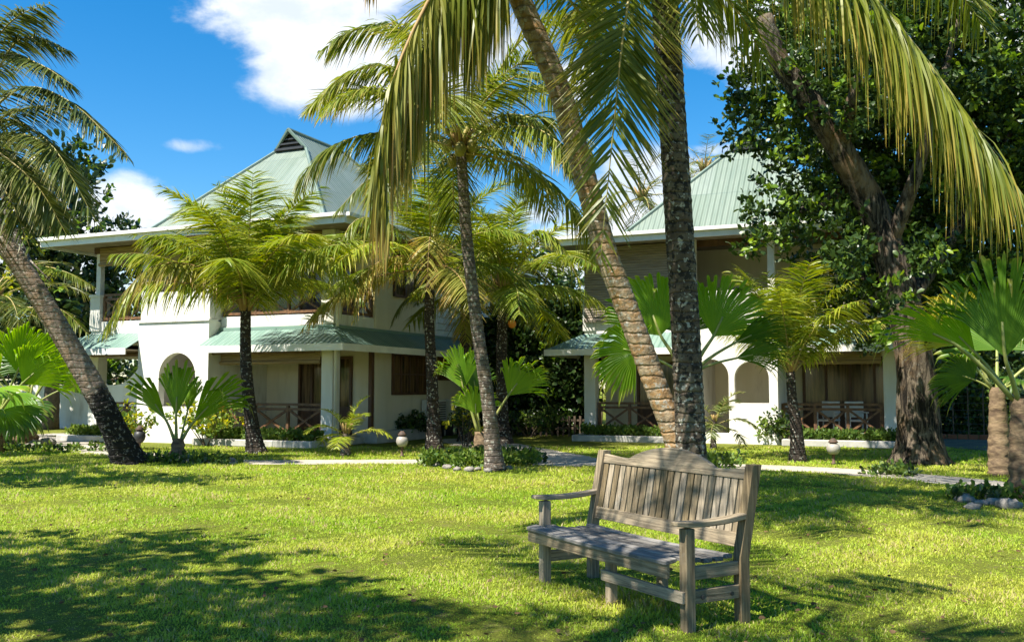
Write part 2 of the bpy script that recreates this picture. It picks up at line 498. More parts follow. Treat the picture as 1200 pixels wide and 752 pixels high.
c = mixc(nt, smooth(nt, n1, 0.42, 0.6), (0.018, 0.015, 0.012), (0.19, 0.15, 0.105))
c = mixc(nt, mth(nt, 'MULTIPLY', smooth(nt, n2, 0.5, 0.66), 0.6), c, (0.27, 0.17, 0.085))
c = mixc(nt, mth(nt, 'MULTIPLY', smooth(nt, noise(nt, 7, 5, objco(nt), 0.7), 0.58, 0.68), 0.6), c, (0.26, 0.25, 0.2))
nt.links.new(c, b.inputs['Base Color'])
bump(nt, b, n1, 1.0, 0.12)
M['bark_big'] = m
M['bark_grey'] = bark_mat('grey_ringed_bark', (0.2, 0.16, 0.125), (0.075, 0.06, 0.05), 10, (0.25, 0.18, 0.11), 0.4, 0.35)
M['bark_brown'] = bark_mat('brown_ringed_bark', (0.22, 0.16, 0.11), (0.09, 0.07, 0.055), 10, (0.3, 0.2, 0.1), 0.4, 0.25)
M['bark_orange'] = bark_mat('orange_lichen_bark', (0.46, 0.35, 0.22), (0.2, 0.14, 0.085), 8, (0.46, 0.24, 0.075), 0.55, 0.35)
M['bark_patchy'] = bark_mat('dark_patchy_bark', (0.15, 0.11, 0.075), (0.045, 0.035, 0.026), 9, (0.26, 0.22, 0.15), 0.45, 0.9)
M['bark_char'] = bark_mat('charred_base_bark', (0.30, 0.235, 0.18), (0.16, 0.12, 0.09), 8, (0.36, 0.23, 0.13), 0.45, 0.1, 1.3)
M['bark_dark'] = bark_mat('dark_trunk_bark', (0.06, 0.047, 0.036), (0.025, 0.02, 0.017), 10, (0.1, 0.07, 0.045), 0.4, 0.3)
M['fan_bark'] = mottled('fibrous_fan_bark', (0.27, 0.19, 0.11), (0.09, 0.06, 0.04), 6, 0.95, 0.1, 0.9, (0.4, 0.3, 0.18), 0.5, fine=20, stretch=(1, 1, 2.5))
# weathered teak: grain along the longest side is baked from the UV map
m, nt, b = base_mat('weathered_teak', 0.82, 0.2)
uvn = nd(nt, 'ShaderNodeTexCoord')
gr = nd(nt, 'ShaderNodeMapping', in_={'Vector': uvn.outputs['UV'], 'Scale': (1.2, 26.0, 1)})
g1 = noise(nt, 2.2, 8, gr.outputs[0], 0.72)
gr2 = nd(nt, 'ShaderNodeMapping', in_={'Vector': uvn.outputs['UV'], 'Scale': (2.5, 7.0, 1)})
g2 = noise(nt, 2.0, 6, gr2.outputs[0], 0.65)
c = mixc(nt, smooth(nt, g1, 0.3, 0.68), (0.088, 0.068, 0.044), (0.32, 0.255, 0.165))
c = mixc(nt, mth(nt, 'MULTIPLY', smooth(nt, g2, 0.52, 0.72), 0.7), c, (0.09, 0.085, 0.055))
c = mixc(nt, mth(nt, 'MULTIPLY', smooth(nt, noise(nt, 9, 5, uvn.outputs['Object'], 0.7), 0.58, 0.7), 0.5), c, (0.26, 0.235, 0.18))
oi = nd(nt, 'ShaderNodeObjectInfo')
c = nd(nt, 'ShaderNodeHueSaturation', in_={'Color': c, 'Value': mth(nt, 'MULTIPLY_ADD', oi.outputs['Random'], .65, .72), 'Saturation': mth(nt, 'MULTIPLY_ADD', oi.outputs['Random'], -.4, 1.25)}).outputs[0]
nt.links.new(c, b.inputs['Base Color'])
bump(nt, b, mth(nt, 'ADD', g1, mth(nt, 'MULTIPLY', g2, .4)), 0.7, 0.006)
M['teak'] = m
m2 = m.copy()
m2.name = 'grey_seat_teak'
for n in m2.node_tree.nodes:
    if n.type == 'MIX':
        for i in (6, 7):
            cc = n.inputs[i].default_value
            if not n.inputs[i].is_linked:
                l = (cc[0] + cc[1] + cc[2]) / 3
                n.inputs[i].default_value = (l * .95, l * .88, l * .78, 1)
M['teak_grey'] = m2

# lawn
m, nt, b = base_mat('lawn_soil', 0.95, 0.1)
t = nd(nt, 'ShaderNodeTexCoord')
co = t.outputs['Object']
big = smooth(nt, noise(nt, 0.35, 5, co, 0.6), 0.35, 0.68)
c = mixc(nt, big, (0.14, 0.18, 0.017), (0.22, 0.235, 0.035))
c = mixc(nt, mth(nt, 'MULTIPLY', smooth(nt, noise(nt, 5, 7, co, 0.7), 0.50, 0.68), 0.75), c, (0.25, 0.215, 0.085))
c = mixc(nt, mth(nt, 'MULTIPLY', smooth(nt, noise(nt, 24, 5, co, 0.7), 0.5, 0.65), 0.6), c, (0.055, 0.06, 0.014))
nt.links.new(c, b.inputs['Base Color'])
bump(nt, b, mth(nt, 'ADD', noise(nt, 40, 5, co, 0.7), noise(nt, 9, 4, co)), 1.0, 0.06)
M['lawn'] = m
m, nt, b = base_mat('grass_blades', 0.5, 0.25)
t = nd(nt, 'ShaderNodeTexCoord')
s = nd(nt, 'ShaderNodeSeparateXYZ', in_={0: t.outputs['UV']})
geo = nd(nt, 'ShaderNodeNewGeometry')
big = smooth(nt, noise(nt, 0.45, 5, geo.outputs['Position'], 0.6), 0.35, 0.66)
c = mixc(nt, s.outputs[0], (0.17, 0.32, 0.013), (0.37, 0.47, 0.03))
c = mixc(nt, mth(nt, 'MULTIPLY', big, 0.65), c, (0.48, 0.46, 0.07))
c = mixc(nt, smooth(nt, s.outputs[0], 0.92, 0.94), c, (0.46, 0.36, 0.17))
nt.links.new(c, b.inputs['Base Color'])
tr = nd(nt, 'ShaderNodeBsdfTranslucent')
nt.links.new(nd(nt, 'ShaderNodeHueSaturation', in_={'Color': c, 'Value': 1.5}).outputs[0], tr.inputs[0])
mx = nd(nt, 'ShaderNodeMixShader', in_={0: 0.38, 1: b.outputs[0], 2: tr.outputs[0]})
nt.links.new(mx.outputs[0], nt.nodes['Material Output'].inputs[0])
M['blade'] = m
M['path'] = mottled('pale_coral_path', (0.42, 0.38, 0.31), (0.31, 0.275, 0.22), 2.5, 0.95, 0.1, 0.5, (0.27, 0.23, 0.17), 0.6, fine=30)
M['dirt'] = mottled('brown_dirt', (0.22, 0.17, 0.11), (0.14, 0.105, 0.07), 2.5, 0.95, 0.1, 0.6, (0.3, 0.24, 0.17), 0.6, fine=20)

# ------------------------------------------------------------------ ground, paths
g = MB()
N = 40
for i in range(N + 1):
    for j in range(N + 1):
        x, y = (i / N - .5) * 2, (j / N - .5) * 2
        g.v.append((math.copysign(abs(x) ** 2.2, x) * 1200, math.copysign(abs(y) ** 2.2, y) * 1200 + 10, 0))
for i in range(N):
    for j in range(N):
        a = i * (N + 1) + j
        g.f.append((a, a + N + 1, a + N + 2, a + 1)); g.m.append(0); g.uv.append(None)
tag(g.build('ground', M['lawn']), kind='structure')


def ribbon(name, pix, width, mat, z):
    pts = spline([gnd(*p[:2]) for p in pix], 60)
    mb = MB()
    rs = random.Random(3)
    for i, p in enumerate(pts):
        t = (pts[min(i + 1, 59)] - pts[max(i - 1, 0)]).normalized()
        s = Vector((-t.y, t.x, 0))
        for q in (-1, 1):
            w = width / 2 * (1 + rs.uniform(-.12, .12))
            c = p + s * (w * q)
            mb.v.append((c.x, c.y, z))
    for i in range(59):
        mb.f.append((i * 2, i * 2 + 1, i * 2 + 3, i * 2 + 2)); mb.m.append(0); mb.uv.append(None)
    return tag(mb.build(name, mat), kind='structure')


PATHS = [([(1260, 582), (1160, 568), (1040, 556), (950, 550), (860, 546.5), (760, 544), (668, 543), (560, 541), (480, 541), (380, 541), (280, 541.5), (200, 537), (110, 527), (70, 517), (20, 511), (-60, 509)], 1.15),
         ([(668, 541), (635, 534), (600, 527), (560, 519), (530, 514)], 1.7),
         ([(30, 511), (110, 507), (160, 505)], 1.2)]
for k, (pp, w) in enumerate(PATHS):
    ribbon('path', pp, w, M['path'], 0.004 + 0.004 * k)
db = MB()
c0 = gnd(1135, 520)
rs = random.Random(5)
db.v.append((c0.x, c0.y, 0.006))
for k in range(40):
    a = 2 * math.pi * k / 40
    rr = 1 + .12 * math.sin(3 * a) + rs.uniform(-.08, .08)
    db.v.append((c0.x + math.cos(a) * 1.6 * rr, c0.y + math.sin(a) * 3.4 * rr, 0.006))
for k in range(40):
    db.f.append((0, 1 + k, 1 + (k + 1) % 40)); db.m.append(0); db.uv.append(None)
tag(db.build('dirt_ground', M['dirt']), kind='structure')

# ------------------------------------------------------------------ houses
HR = math.atan2(-0.398, 0.917)
W, D = 8.25, 10.4
CO = Vector((0.917, -0.398, 0)); SI = Vector((0.398, 0.917, 0))


def uvquad(mb, p, mi=0, u0=0.0):
    """roof polygon with UV: u along the first edge, v up the slope"""
    p = [Vector(q) for q in p]
    e = (p[1] - p[0]).normalized()
    n = e.cross(p[-1] - p[0]).normalized()
    s = n.cross(e)
    mb.add(p, [tuple(range(len(p)))], mi, uvs=[[((q - p[0]).dot(e) + u0, (q - p[0]).dot(s)) for q in p]])


def arch_wall(mb, x0, x1, z0, z1, y0, y1, ops):
    """front wall with arched openings (xa, xb, sill, spring); thickness y0..y1"""
    xs = sorted(set([x0, x1] + [o[0] + (o[1] - o[0]) * (0.5 - 0.5 * math.cos(math.pi * k / 16)) for o in ops for k in range(17)]))

    def top(o, x):
        c, r = (o[0] + o[1]) / 2, (o[1] - o[0]) / 2
        return o[3] + math.sqrt(max(0, r * r - (x - c) ** 2))
    for a, b_ in zip(xs[:-1], xs[1:]):
        mid = (a + b_) / 2
        op = [o for o in ops if o[0] < mid < o[1]]
        if not op:
            mb.box(a, b_, y0, y1, z0, z1)
        else:
            o = op[0]
            if o[2] > z0:
                mb.box(a, b_, y0, y1, z0, o[2])
            ta, tb = top(o, a), top(o, b_)
            v = [(a, y0, ta), (b_, y0, tb), (b_, y1, tb), (a, y1, ta), (a, y0, z1), (b_, y0, z1), (b_, y1, z1), (a, y1, z1)]
            mb.add(v, [(0, 3, 2, 1), (4, 5, 6, 7), (0, 1, 5, 4), (2, 3, 7, 6)])


def railing(h, x0, x1, y, z0, z1, along='x', panels=3):
    mb = MB()

    def P(t, z, off=0.0):
        return (t, y + off, z) if along == 'x' else (y + off, t, z)
    for z in (z1, z1 - 0.12, z0):
        mb.bar(P(x0, z), P(x1, z), 0.07, 0.065)
    for k in range(panels + 1):
        t = x0 + (x1 - x0) * k / panels
        mb.bar(P(t, z0 - .05), P(t, z1 + .02), 0.075, 0.075, up=(0, 1, 0))
    for k in range(panels):
        a, b_ = x0 + (x1 - x0) * k / panels, x0 + (x1 - x0) * (k + 1) / panels
        mb.bar(P(a, z0, .004), P(b_, z1 - .12, .004), 0.05, 0.055)
        mb.bar(P(a, z1 - .12, -.004), P(b_, z0, -.004), 0.05, 0.055)
    return mb.build('railing', M['rail'], h)


def opening(h, name, cx, z0, z1, w, plane, pos, panes=2, sub='pane', mat='curtain', rows=1):
    """window or door frame on a wall; plane 'front' (faces -y at y=pos) or 'side' (faces +x at x=pos)"""
    mb, pb = MB(), MB()
    f = 0.07

    def bx(m_, a0, a1, d0, d1, q0, q1):
        if plane == 'front':
            m_.box(a0, a1, pos - d1, pos - d0, q0, q1)
        else:
            m_.box(pos + d0, pos + d1, a0, a1, q0, q1)
    l, r = cx - w / 2, cx + w / 2
    bx(mb, l, l + f, -.02, .07, z0, z1)
    bx(mb, r - f, r, -.02, .07, z0, z1)
    bx(mb, l + f, r - f, -.02, .068, z1 - f, z1)
    bx(mb, l + f, r - f, -.02, .068, z0, z0 + f)
    for k in range(1, panes):
        c = l + (r - l) * k / panes
        bx(mb, c - f / 2, c + f / 2, -.02, .055, z0 + f, z1 - f)
    for k in range(1, rows):
        c = z0 + (z1 - z0) * k / rows
        bx(mb, l + f, r - f, -.02, .045, c - .02, c + .02)
    if name == 'door':
        bx(mb, l + f, r - f, -.02, .04, z0 + f, z0 + 0.75)
    o = mb.build(name, M['brown'], h)
    bx(pb, l + f, r - f, -.03, .015, z0 + f, z1 - f)
    pb.build(sub, M[mat], o)
    return o


def house(loc, label, ta, tb, arches, grey_blinds, variant):
    h = thing('guest_house', label, 'house', loc, HR)
    fl = 0.17
    MB().box(-.12, W + .12, -.12, D, 0.0, fl).build('plinth', M['concrete'], h, bevel=.015)
    # rooms behind the verandas
    mb = MB()
    mb.box(0.0, W, 2.0, D - .02, fl + .003, 2.9)
    mb.box(0.0, W, 2.0, D - .02, 2.903, 5.5)
    mb.build('wall', M['cream'], h)
    MB().box(W + .002, W + .04, 5.45, D + .02, 2.96, 5.5).build('siding', M['siding'], h)
    MB().box(W + .002, W + .06, 5.32, 5.45, 2.96, 5.5).build('corner_board', M['white'], h)
    MB().box(0.02, W - .02, .02, 1.998, 2.72, 3.05).build('floor_slab', M['plaster'], h)
    # columns and piers
    for x0, x1 in ((0, .34), (W - .34, W)):
        MB().box(x0, x1, 0, .34, fl, 2.718).build('column', M['plaster'], h, bevel=.02)
    MB().box(-.02, .36, -.02, .36, 3.052, 4.02).box(-.05, .39, -.05, .39, 4.02, 4.1).build('pier', M['plaster'], h, bevel=.012)
    MB().box(W - .36, W + .02, -.02, .36, 3.052, 5.45).build('pier', M['plaster'], h, bevel=.012)
    MB().box(.08, .24, .08, .24, 4.1, 5.45).build('post', M['white'], h, bevel=.01)
    # low walls of the balconies
    for x0, x1 in ((.36, ta - .001), (tb + .001, W - .36)):
        MB().box(x0, x1, .04, .2, 3.052, 3.32).build('balcony_kerb', M['plaster'], h, bevel=.01)
        railing(h, x0 + .05, x1 - .05, .12, 3.40, 4.08, panels=2 if x1 - x0 < 2.4 else 3)
        railing(h, x0 + .05, x1 - .05, .16, fl + .12, 1.02, panels=2 if x1 - x0 < 2.4 else 3)
        # beam under the eave
        mbm = MB()
        mbm.tube([(x0 - .02, .1, 2.5), (x1 + .02, .1, 2.5)], .09, 10)
        mbm.tube([(x0 + .0, -.25, 2.36), (x1 - .02, -.25, 2.36)], .055, 8)
        mbm.build('beam', M['beam'], h, True)
    MB().box(W - .2, W - .04, .36, 1.998, 3.052, 3.32).build('balcony_kerb', M['plaster'], h, bevel=.01)
    railing(h, .4, 1.95, W - .12, 3.40, 4.08, 'y', 2)
    # stair tower
    t = MB()
    arch_wall(t, ta, tb, 0.06, 3.2, -.42, -.2, arches)
    t.box(ta, ta + .22, -.2, 1.998, 0.06, 3.2)
    t.box(tb - .22, tb, -.2, 1.998, 0.06, 3.2)
    t.box(ta - .1, tb + .1, -.55, -.13, 0.0, .26)
    t.box(ta + .22, tb - .22, -.2, 1.99, 3.0, 3.198)
    tw = t.build('stair_tower', M['plaster'], h)
    MB().box(ta - .03, tb + .03, -.46, -.1, 3.202, 3.25).build('ledge', M['plaster'], tw)
    mbp = MB()
    mbp.box(ta + .02, tb - .02, -.38, -.2, 3.25, 4.02)
    mbp.box(ta + .02, ta + .2, -.2, 1.99, 3.25, 4.02)
    mbp.box(tb - .2, tb - .02, -.2, 1.99, 3.25, 4.02)
    mbp.build('parapet', M['plaster'], tw, bevel=.012)
    for x in (ta + .03, tb - .21):
        MB().box(x, x + .18, -.37, -.19, 4.022, 5.45).build('post', M['plaster'], h, bevel=.01)
    # skirt roofs over the ground floor
    ov, zo, zi = .85, 2.5, 2.98
    sk = MB()
    uvquad(sk, [(tb, -ov, zo), (W + ov, -ov, zo), (W, 0.03, zi), (tb, 0.03, zi)])
    uvquad(sk, [(W + ov, -ov, zo), (W + ov, D, zo), (W, D, zi), (W, 0.03, zi)])
    sk.build('skirt_roof', M['skirt'], h)
    sk = MB()
    uvquad(sk, [(-ov, -ov, zo), (ta, -ov, zo), (ta, 0.03, zi), (0, 0.03, zi)])
    uvquad(sk, [(-ov, D, zo), (-ov, -ov, zo), (0, 0.03, zi), (0, D, zi)])
    sk.build('skirt_roof', M['skirt'], h)
    fb = MB()
    fb.box(tb + .001, W + ov + .02, -ov - .03, -ov - .002, zo - .16, zo + .012)
    fb.box(W + ov + .002, W + ov + .03, -ov, D, zo - .16, zo + .012)
    fb.box(-ov - .02, ta - .001, -ov - .03, -ov - .002, zo - .16, zo + .012)
    fb.box(-ov - .03, -ov - .002, -ov, D, zo - .16, zo + .012)
    fb.build('fascia', M['white'], h)
    so = MB()
    so.box(tb + .002, W + ov, -ov, -.002, zo - .05, zo - .02)
    so.box(W + .002, W + ov, .0, D, zo - .05, zo - .02)
    so.box(-ov, ta - .002, -ov, -.002, zo - .05, zo - .02)
    so.box(-ov, -.002, 0, D, zo - .05, zo - .02)
    so.build('soffit', M['soffit'], h)
    flash = MB()
    flash.box(tb + .002, W + .03, -.04, .038, zi - .03, zi + .05)
    flash.box(W + .042, W + .065, .04, D, zi - .03, zi + .05)
    flash.build('flashing', M['skirt'], h)
    # upper roof: flat flared eaves, steep hipped middle with a gablet
    e, ze, i_, zi2, zr = 0.95, 5.62, .95, 5.93, 9.35
    rf = MB()
    o4 = [(-e, -e, ze), (W + e, -e, ze), (W + e, D + e, ze), (-e, D + e, ze)]
    n4 = [(i_, i_, zi2), (W - i_, i_, zi2), (W - i_, D - i_, zi2), (i_, D - i_, zi2)]
    for k in range(4):
        j = (k + 1) % 4
        uvquad(rf, [o4[k], o4[j], n4[j], n4[k]])
    cx, yr0, yr1 = W / 2, 3.98, D - 3.98
    zg = 8.72                                   # foot of the gablet
    f_ = (zr - zg) / (zr - zi2)
    hw = (cx - i_) * f_
    yg = i_ + (yr0 + .25 - i_) * (1 - f_)
    gl, gr_ = (cx - hw, yg, zg), (cx + hw, yg, zg)
    R0, R1 = (cx, yg - .12, zr), (cx, yr1, zr)
    uvquad(rf, [n4[0], n4[1], gr_, gl])
    uvquad(rf, [n4[1], n4[2], R1, R0, gr_])
    uvquad(rf, [n4[2], n4[3], R1])
    uvquad(rf, [n4[3], n4[0], gl, R0, R1])
    roof = rf.build('roof', M['roof'], h)
    gb = MB()
    gb.add([gl, gr_, (cx, yg + .08, zr - .05)], [(0, 1, 2)])
    gb.box(cx - hw * .9, cx + hw * .9, yg - .1, yg - .02, zg + .02, zg + .09)
    gb.box(cx - hw * .62, cx + hw * .62, yg - .08, yg - .0, zg + .19, zg + .24)
    gb.box(cx - hw * .4, cx + hw * .4, yg - .06, yg + .02, zg + .34, zg + .38)
    gb.build('gable_louvre', M['dark_metal'], roof)
    rc = MB()
    for a, b_ in ((n4[0], gl), (n4[1], gr_), (gl, R0), (gr_, R0), (R0, R1), (R1, n4[2]), (R1, n4[3]), (o4[0], n4[0]), (o4[1], n4[1]), (n4[0], n4[1]), (n4[1], n4[2]), (n4[3], n4[0])):
        rc.tube([Vector(a) + Vector((0, 0, .015)), Vector(b_) + Vector((0, 0, .015))], .055, 6)
    rc.build('ridge_cap', M['roof_trim'], roof)
    ef = MB()
    for k in range(4):
        a, b_ = Vector(o4[k]), Vector(o4[(k + 1) % 4])
        ef.bar(a + Vector((0, 0, -.12)), b_ + Vector((0, 0, -.12)), .05, .22)
    ef.build('fascia', M['white'], h)
    gt = MB()
    gt.bar(Vector(o4[0]) + Vector((0, -.07, -.02)), Vector(o4[1]) + Vector((0, -.07, -.02)), .1, .09)
    gt.bar(Vector(o4[1]) + Vector((.07, 0, -.02)), Vector(o4[2]) + Vector((.07, 0, -.02)), .1, .09)
    gt.build('gutter', M['white'], h)
    MB().box(-e + .03, W + e - .03, -e + .03, D + e - .03, 5.46, 5.5).build('soffit', M['soffit'], h)
    ub = MB()
    ub.box(.02, W - .02, .04, .2, 5.28, 5.455)
    ub.box(W - .2, W - .04, .2, 1.99, 5.28, 5.455)
    ub.build('beam', M['brown'], h)
    dp = MB()
    dp.tube([(W + .14, -.06, .1), (W + .14, -.06, 2.3), (W + .3, -.3, 2.42)], .045, 8)
    dp.tube([(W + .14, -.02, 2.98), (W + .14, -.02, 5.4)], .045, 8)
    dp.build('downpipe', M['white'], h, True)
    # blinds
    def blind(x0, x1, y, z0, z1, mat):
        b1 = MB()
        b1.box(x0, x1, y, y + .02, z0, z1)
        b1.tube([(x0, y - .01, z0), (x1, y - .01, z0)], .05, 8)
        b1.build('bamboo_blind', M[mat], h)
    if grey_blinds:
        blind(.05, ta - .03, -.06, 3.34, 5.42, 'blind_grey')
        blind(tb + .75, W - .4, -.04, 3.45, 5.05, 'blind_grey')
    else:
        blind(.26, ta - .05, .02, 4.95, 5.42, 'blind_tan')
        blind(tb + .1, W - .4, .02, 5.0, 5.42, 'blind_tan')
    blind(tb + .05, W - .38, .0, 2.1, 2.45, 'blind_tan')
    # doors and windows
    opening(h, 'door', tb + (1.6 if grey_blinds else 2.0), fl + .01, 2.3, 2.5 if grey_blinds else 1.75, 'front', 2.0, 4)
    opening(h, 'door', (ta) / 2 + .1, fl + .01, 2.2, 1.3, 'front', 2.0, 2)
    opening(h, 'door', tb + 2.0, 3.06, 5.15, 1.75, 'front', 2.0, 4)
    opening(h, 'door', (ta) / 2 + .1, 3.06, 5.15, 1.3, 'front', 2.0, 2)
    opening(h, 'window', 3.8, 1.25, 2.42, 1.9, 'side', W, 4, rows=2)
    opening(h, 'window', 6.4, 1.68, 2.42, 1.7, 'side', W + .002, 3)
    opening(h, 'window', 3.85, 4.0, 5.3, 1.9, 'side', W, 3)
    MB().box(W - .12, W - .02, 1.86, 1.99, fl, 2.7).build('door_jamb', M['brown'], h)
    MB().box(W + .0, W + .5, 1.3, 4.2, .0, .3).build('step', M['concrete'], h, bevel=.02)
    return h


PL = Vector((-4.49, 23.5, 0)) - CO * W
houseL = house(PL, 'white two-storey guest house on the left with open balconies and tan blinds', 2.25, 4.67, [(3.0, 4.25, .95, 1.75)], False, 0)
PR = Vector((2.04, 26.7, 0))
houseR = house(PR, 'white guest house on the right behind the bench with lowered grey blinds', 3.1, 5.4, [(3.25, 4.15, .2, 1.75), (4.3, 5.18, 1.05, 1.7)], True, 1)


def hl(base, x, y, z=0.0):
    return base + CO * x + SI * y + Vector((0, 0, z))


# air conditioning units beside the left house
for k, (y, lb) in enumerate(((4.5, 'white outdoor air conditioner nearer the window on the house side wall'), (5.85, 'white outdoor air conditioner deeper along the house side wall'))):
    a = thing('air_conditioner', lb, 'air conditioner', hl(PL, W + .02, y), HR, 'air conditioners on the side wall')
    MB().box(0.03, .36, 0, .95, .45, 1.1).build('casing', M['metal_white'], a, bevel=.02)
    gp = MB()
    for q in range(8):
        gp.box(.361, .375, .06, .89, .52 + q * .068, .552 + q * .068)
    gp.build('grille', M['dark_metal'], a)
    for y2 in (.05, .8):
        MB().box(.03, .33, y2, y2 + .08, 0.0, .449).build('bracket', M['dark_metal'], a)

# planter beds along the fronts
def kerb_bed(base, x0, x1, y0, y1, lb):
    b_ = thing('planter_kerb', lb, 'kerb', base, HR)
    MB().box(x0, x1, y0, y0 + .16, 0, .17).box(x0, x0 + .16, y0 + .16, y1, 0, .17).box(x1 - .16, x1, y0 + .16, y1, 0, .17).build('kerb_stone', M['concrete'], b_, bevel=.02)
    MB().box(x0 + .16, x1 - .16, y0 + .16, y1, 0, .1).build('soil', M['dirt'], b_)


# ------------------------------------------------------------------ palms
def rot_cols(a, b, c):
    return np.stack([a, b, c], 1)


def frond(parent, curve, leaflen, mats, seed, hang=0.25, nl=110, fwd=0.55, lift=0.25, start=0.12, width=0.023, r0=0.03, twist=0.0, az=None, wilt=0.0, name='frond'):
    """pinnate frond along curve (points in the parent's space)"""
    rg = np.random.default_rng(seed)
    P = np.array([tuple(p) for p in spline(curve, 40)])
    T = np.gradient(P, axis=0)
    T /= np.linalg.norm(T, axis=1)[:, None]
    if az is None:
        d = P[-1] - P[0]
        az = math.atan2(d[1], d[0])
    S0 = np.array([-math.sin(az), math.cos(az), 0.0])
    ts = start + (1 - start) * np.sort(rg.uniform(0, 1, nl) * .25 + np.linspace(0, 1, nl) * .75 + 0)
    ts = np.clip((ts - ts[0]) / (ts[-1] - ts[0]) * (1 - start) + start, 0, 1)
    V, Q, UV = [], [], []
    nv = 0
    for side in (-1, 1):
        t = ts + rg.uniform(-.006, .006, nl)
        t = np.clip(t, 0, 1)
        idx = t * 39
        i0 = np.minimum(idx.astype(int), 38)
        fr = (idx - i0)[:, None]
        p = P[i0] * (1 - fr) + P[i0 + 1] * fr
        tt = T[i0] * (1 - fr) + T[i0 + 1] * fr
        tt /= np.linalg.norm(tt, axis=1)[:, None]
        s = S0[None] - tt * (tt @ S0)[:, None]
        s /= np.linalg.norm(s, axis=1)[:, None] + 1e-9
        up = np.cross(tt, s)
        tw = twist * t[:, None]
        s2 = s * np.cos(tw) + up * np.sin(tw)
        up2 = -s * np.sin(tw) + up * np.cos(tw)
        tn = (t - start) / (1 - start)
        prof = np.clip(0.45 + 1.1 * np.sin(np.pi * np.clip(tn * .82 + .08, 0, 1)) ** .8, 0, 1.35) / 1.35 * np.clip(1.12 - tn ** 4 * .7, 0, 1)
        L = leaflen * prof * np.where(rg.uniform(0, 1, nl) < .08, rg.uniform(.2, .6, nl), rg.uniform(.72, 1.14, nl))
        f = fwd * (0.6 + 0.9 * tn) + rg.normal(0, .1, nl)
        d = np.array([0, 0, -(hang * 1.0 if hang < .9 else (hang - .3) * 1.3)]) * rg.uniform(.75, 1.25, nl)[:, None] + s2 * side * (1.0 if hang < .9 else .5) + tt * f[:, None] + up2 * (lift + rg.normal(0, .12, nl))[:, None]
        d /= np.linalg.norm(d, axis=1)[:, None]
        u = rg.uniform(0, 1, nl)
        roll = rg.normal(0, .65, nl)
        hg = hang * (.42 if hang < .9 else .7) * rg.uniform(.45, 1.5, nl)
        ns = 4
        rows = []
        c = p.copy()
        for k in range(ns + 1):
            w_ = width * (0.5, 1.0, .8, .48, .05)[k] * rg.uniform(.85, 1.15, nl) * np.clip(leaflen / .6, .4, 1.3)
            wd = tt - d * np.sum(tt * d, 1)[:, None]
            wd /= np.linalg.norm(wd, axis=1)[:, None] + 1e-6
            nn = np.cross(d, wd)
            wv = wd * np.cos(roll)[:, None] + nn * np.sin(roll)[:, None]
            rows.append((c - wv * (w_ / 2)[:, None], c + wv * (w_ / 2)[:, None]))
            c = c + d * (L / ns)[:, None]
            d = d + np.array([0, 0, -1.0])[None] * hg[:, None] * (1.0 + wilt * k)
            d /= np.linalg.norm(d, axis=1)[:, None]
        arr = np.stack([np.stack(r, 1) for r in rows], 1)      # nl, ns+1, 2, 3
        V.append(arr.reshape(-1, 3))
        uvv = np.zeros((nl, ns + 1, 2, 2))
        uvv[..., 0] = u[:, None, None]
        uvv[..., 1] = (np.arange(ns + 1) / ns)[None, :, None]
        UV.append(uvv.reshape(-1, 2))
        base = nv + np.arange(nl)[:, None] * (ns + 1) * 2 + np.arange(ns)[None] * 2
        Q.append(np.stack([base, base + 1, base + 3, base + 2], -1).reshape(-1, 4))
        nv += nl * (ns + 1) * 2
    nq = sum(len(q) for q in Q)
    mb = MB()
    m_ = 14
    mb.tube([P[int(i * 39 / (m_ - 1))] for i in range(m_)], [r0 * (1 - .9 * i / (m_ - 1)) for i in range(m_)], 5, cap=False)
    V.append(np.array(mb.v))
    UV.append(np.full((len(mb.v), 2), .5))
    Q.append(np.array(mb.f) + nv)
    mi = np.concatenate([np.zeros(nq, int), np.ones(len(mb.f), int)])
    return np_mesh(name, np.concatenate(V), np.concatenate(Q), mats, parent, np.concatenate(UV), mi)


def arc(o, az, el0, L, droop, power=1.4, side=0.0, n=7):
    """rachis points leaving o at azimuth az, elevation el0, bending down by droop radians along L"""
    p = Vector(o)
    out = [p.copy()]
    for i in range(n):
        t = (i + .5) / n
        el = el0 - droop * t ** power
        a = az + side * t
        p = p + Vector((math.cos(a) * math.cos(el), math.sin(a) * math.cos(el), math.sin(el))) * (L / n)
        out.append(p.copy())
    return out


def trunk(parent, pts, r_base, r_top, mat, flare=1.7, n=14, ring=0.1, amp=.022, seed=1, name='trunk'):
    pts = [Vector(p) for p in pts]
    L = sum((b_ - a).length for a, b_ in zip(pts[:-1], pts[1:]))
    m_ = max(24, int(L / ring) * 3)
    c = spline(pts, m_)
    rs = random.Random(seed)
    rad = []
    for i in range(m_):
        t = i / (m_ - 1)
        r = r_base + (r_top - r_base) * t
        r *= 1 + (flare - 1) * math.exp(-t * L / .35)
        r *= 1 + amp * (1 if i % 3 == 0 else -.3) + rs.uniform(-.015, .015)
        rad.append(r)
    mb = MB()
    mb.tube(c, rad, n, wob=.018, rs=rs)
    return mb.build(name, mat, parent, True)


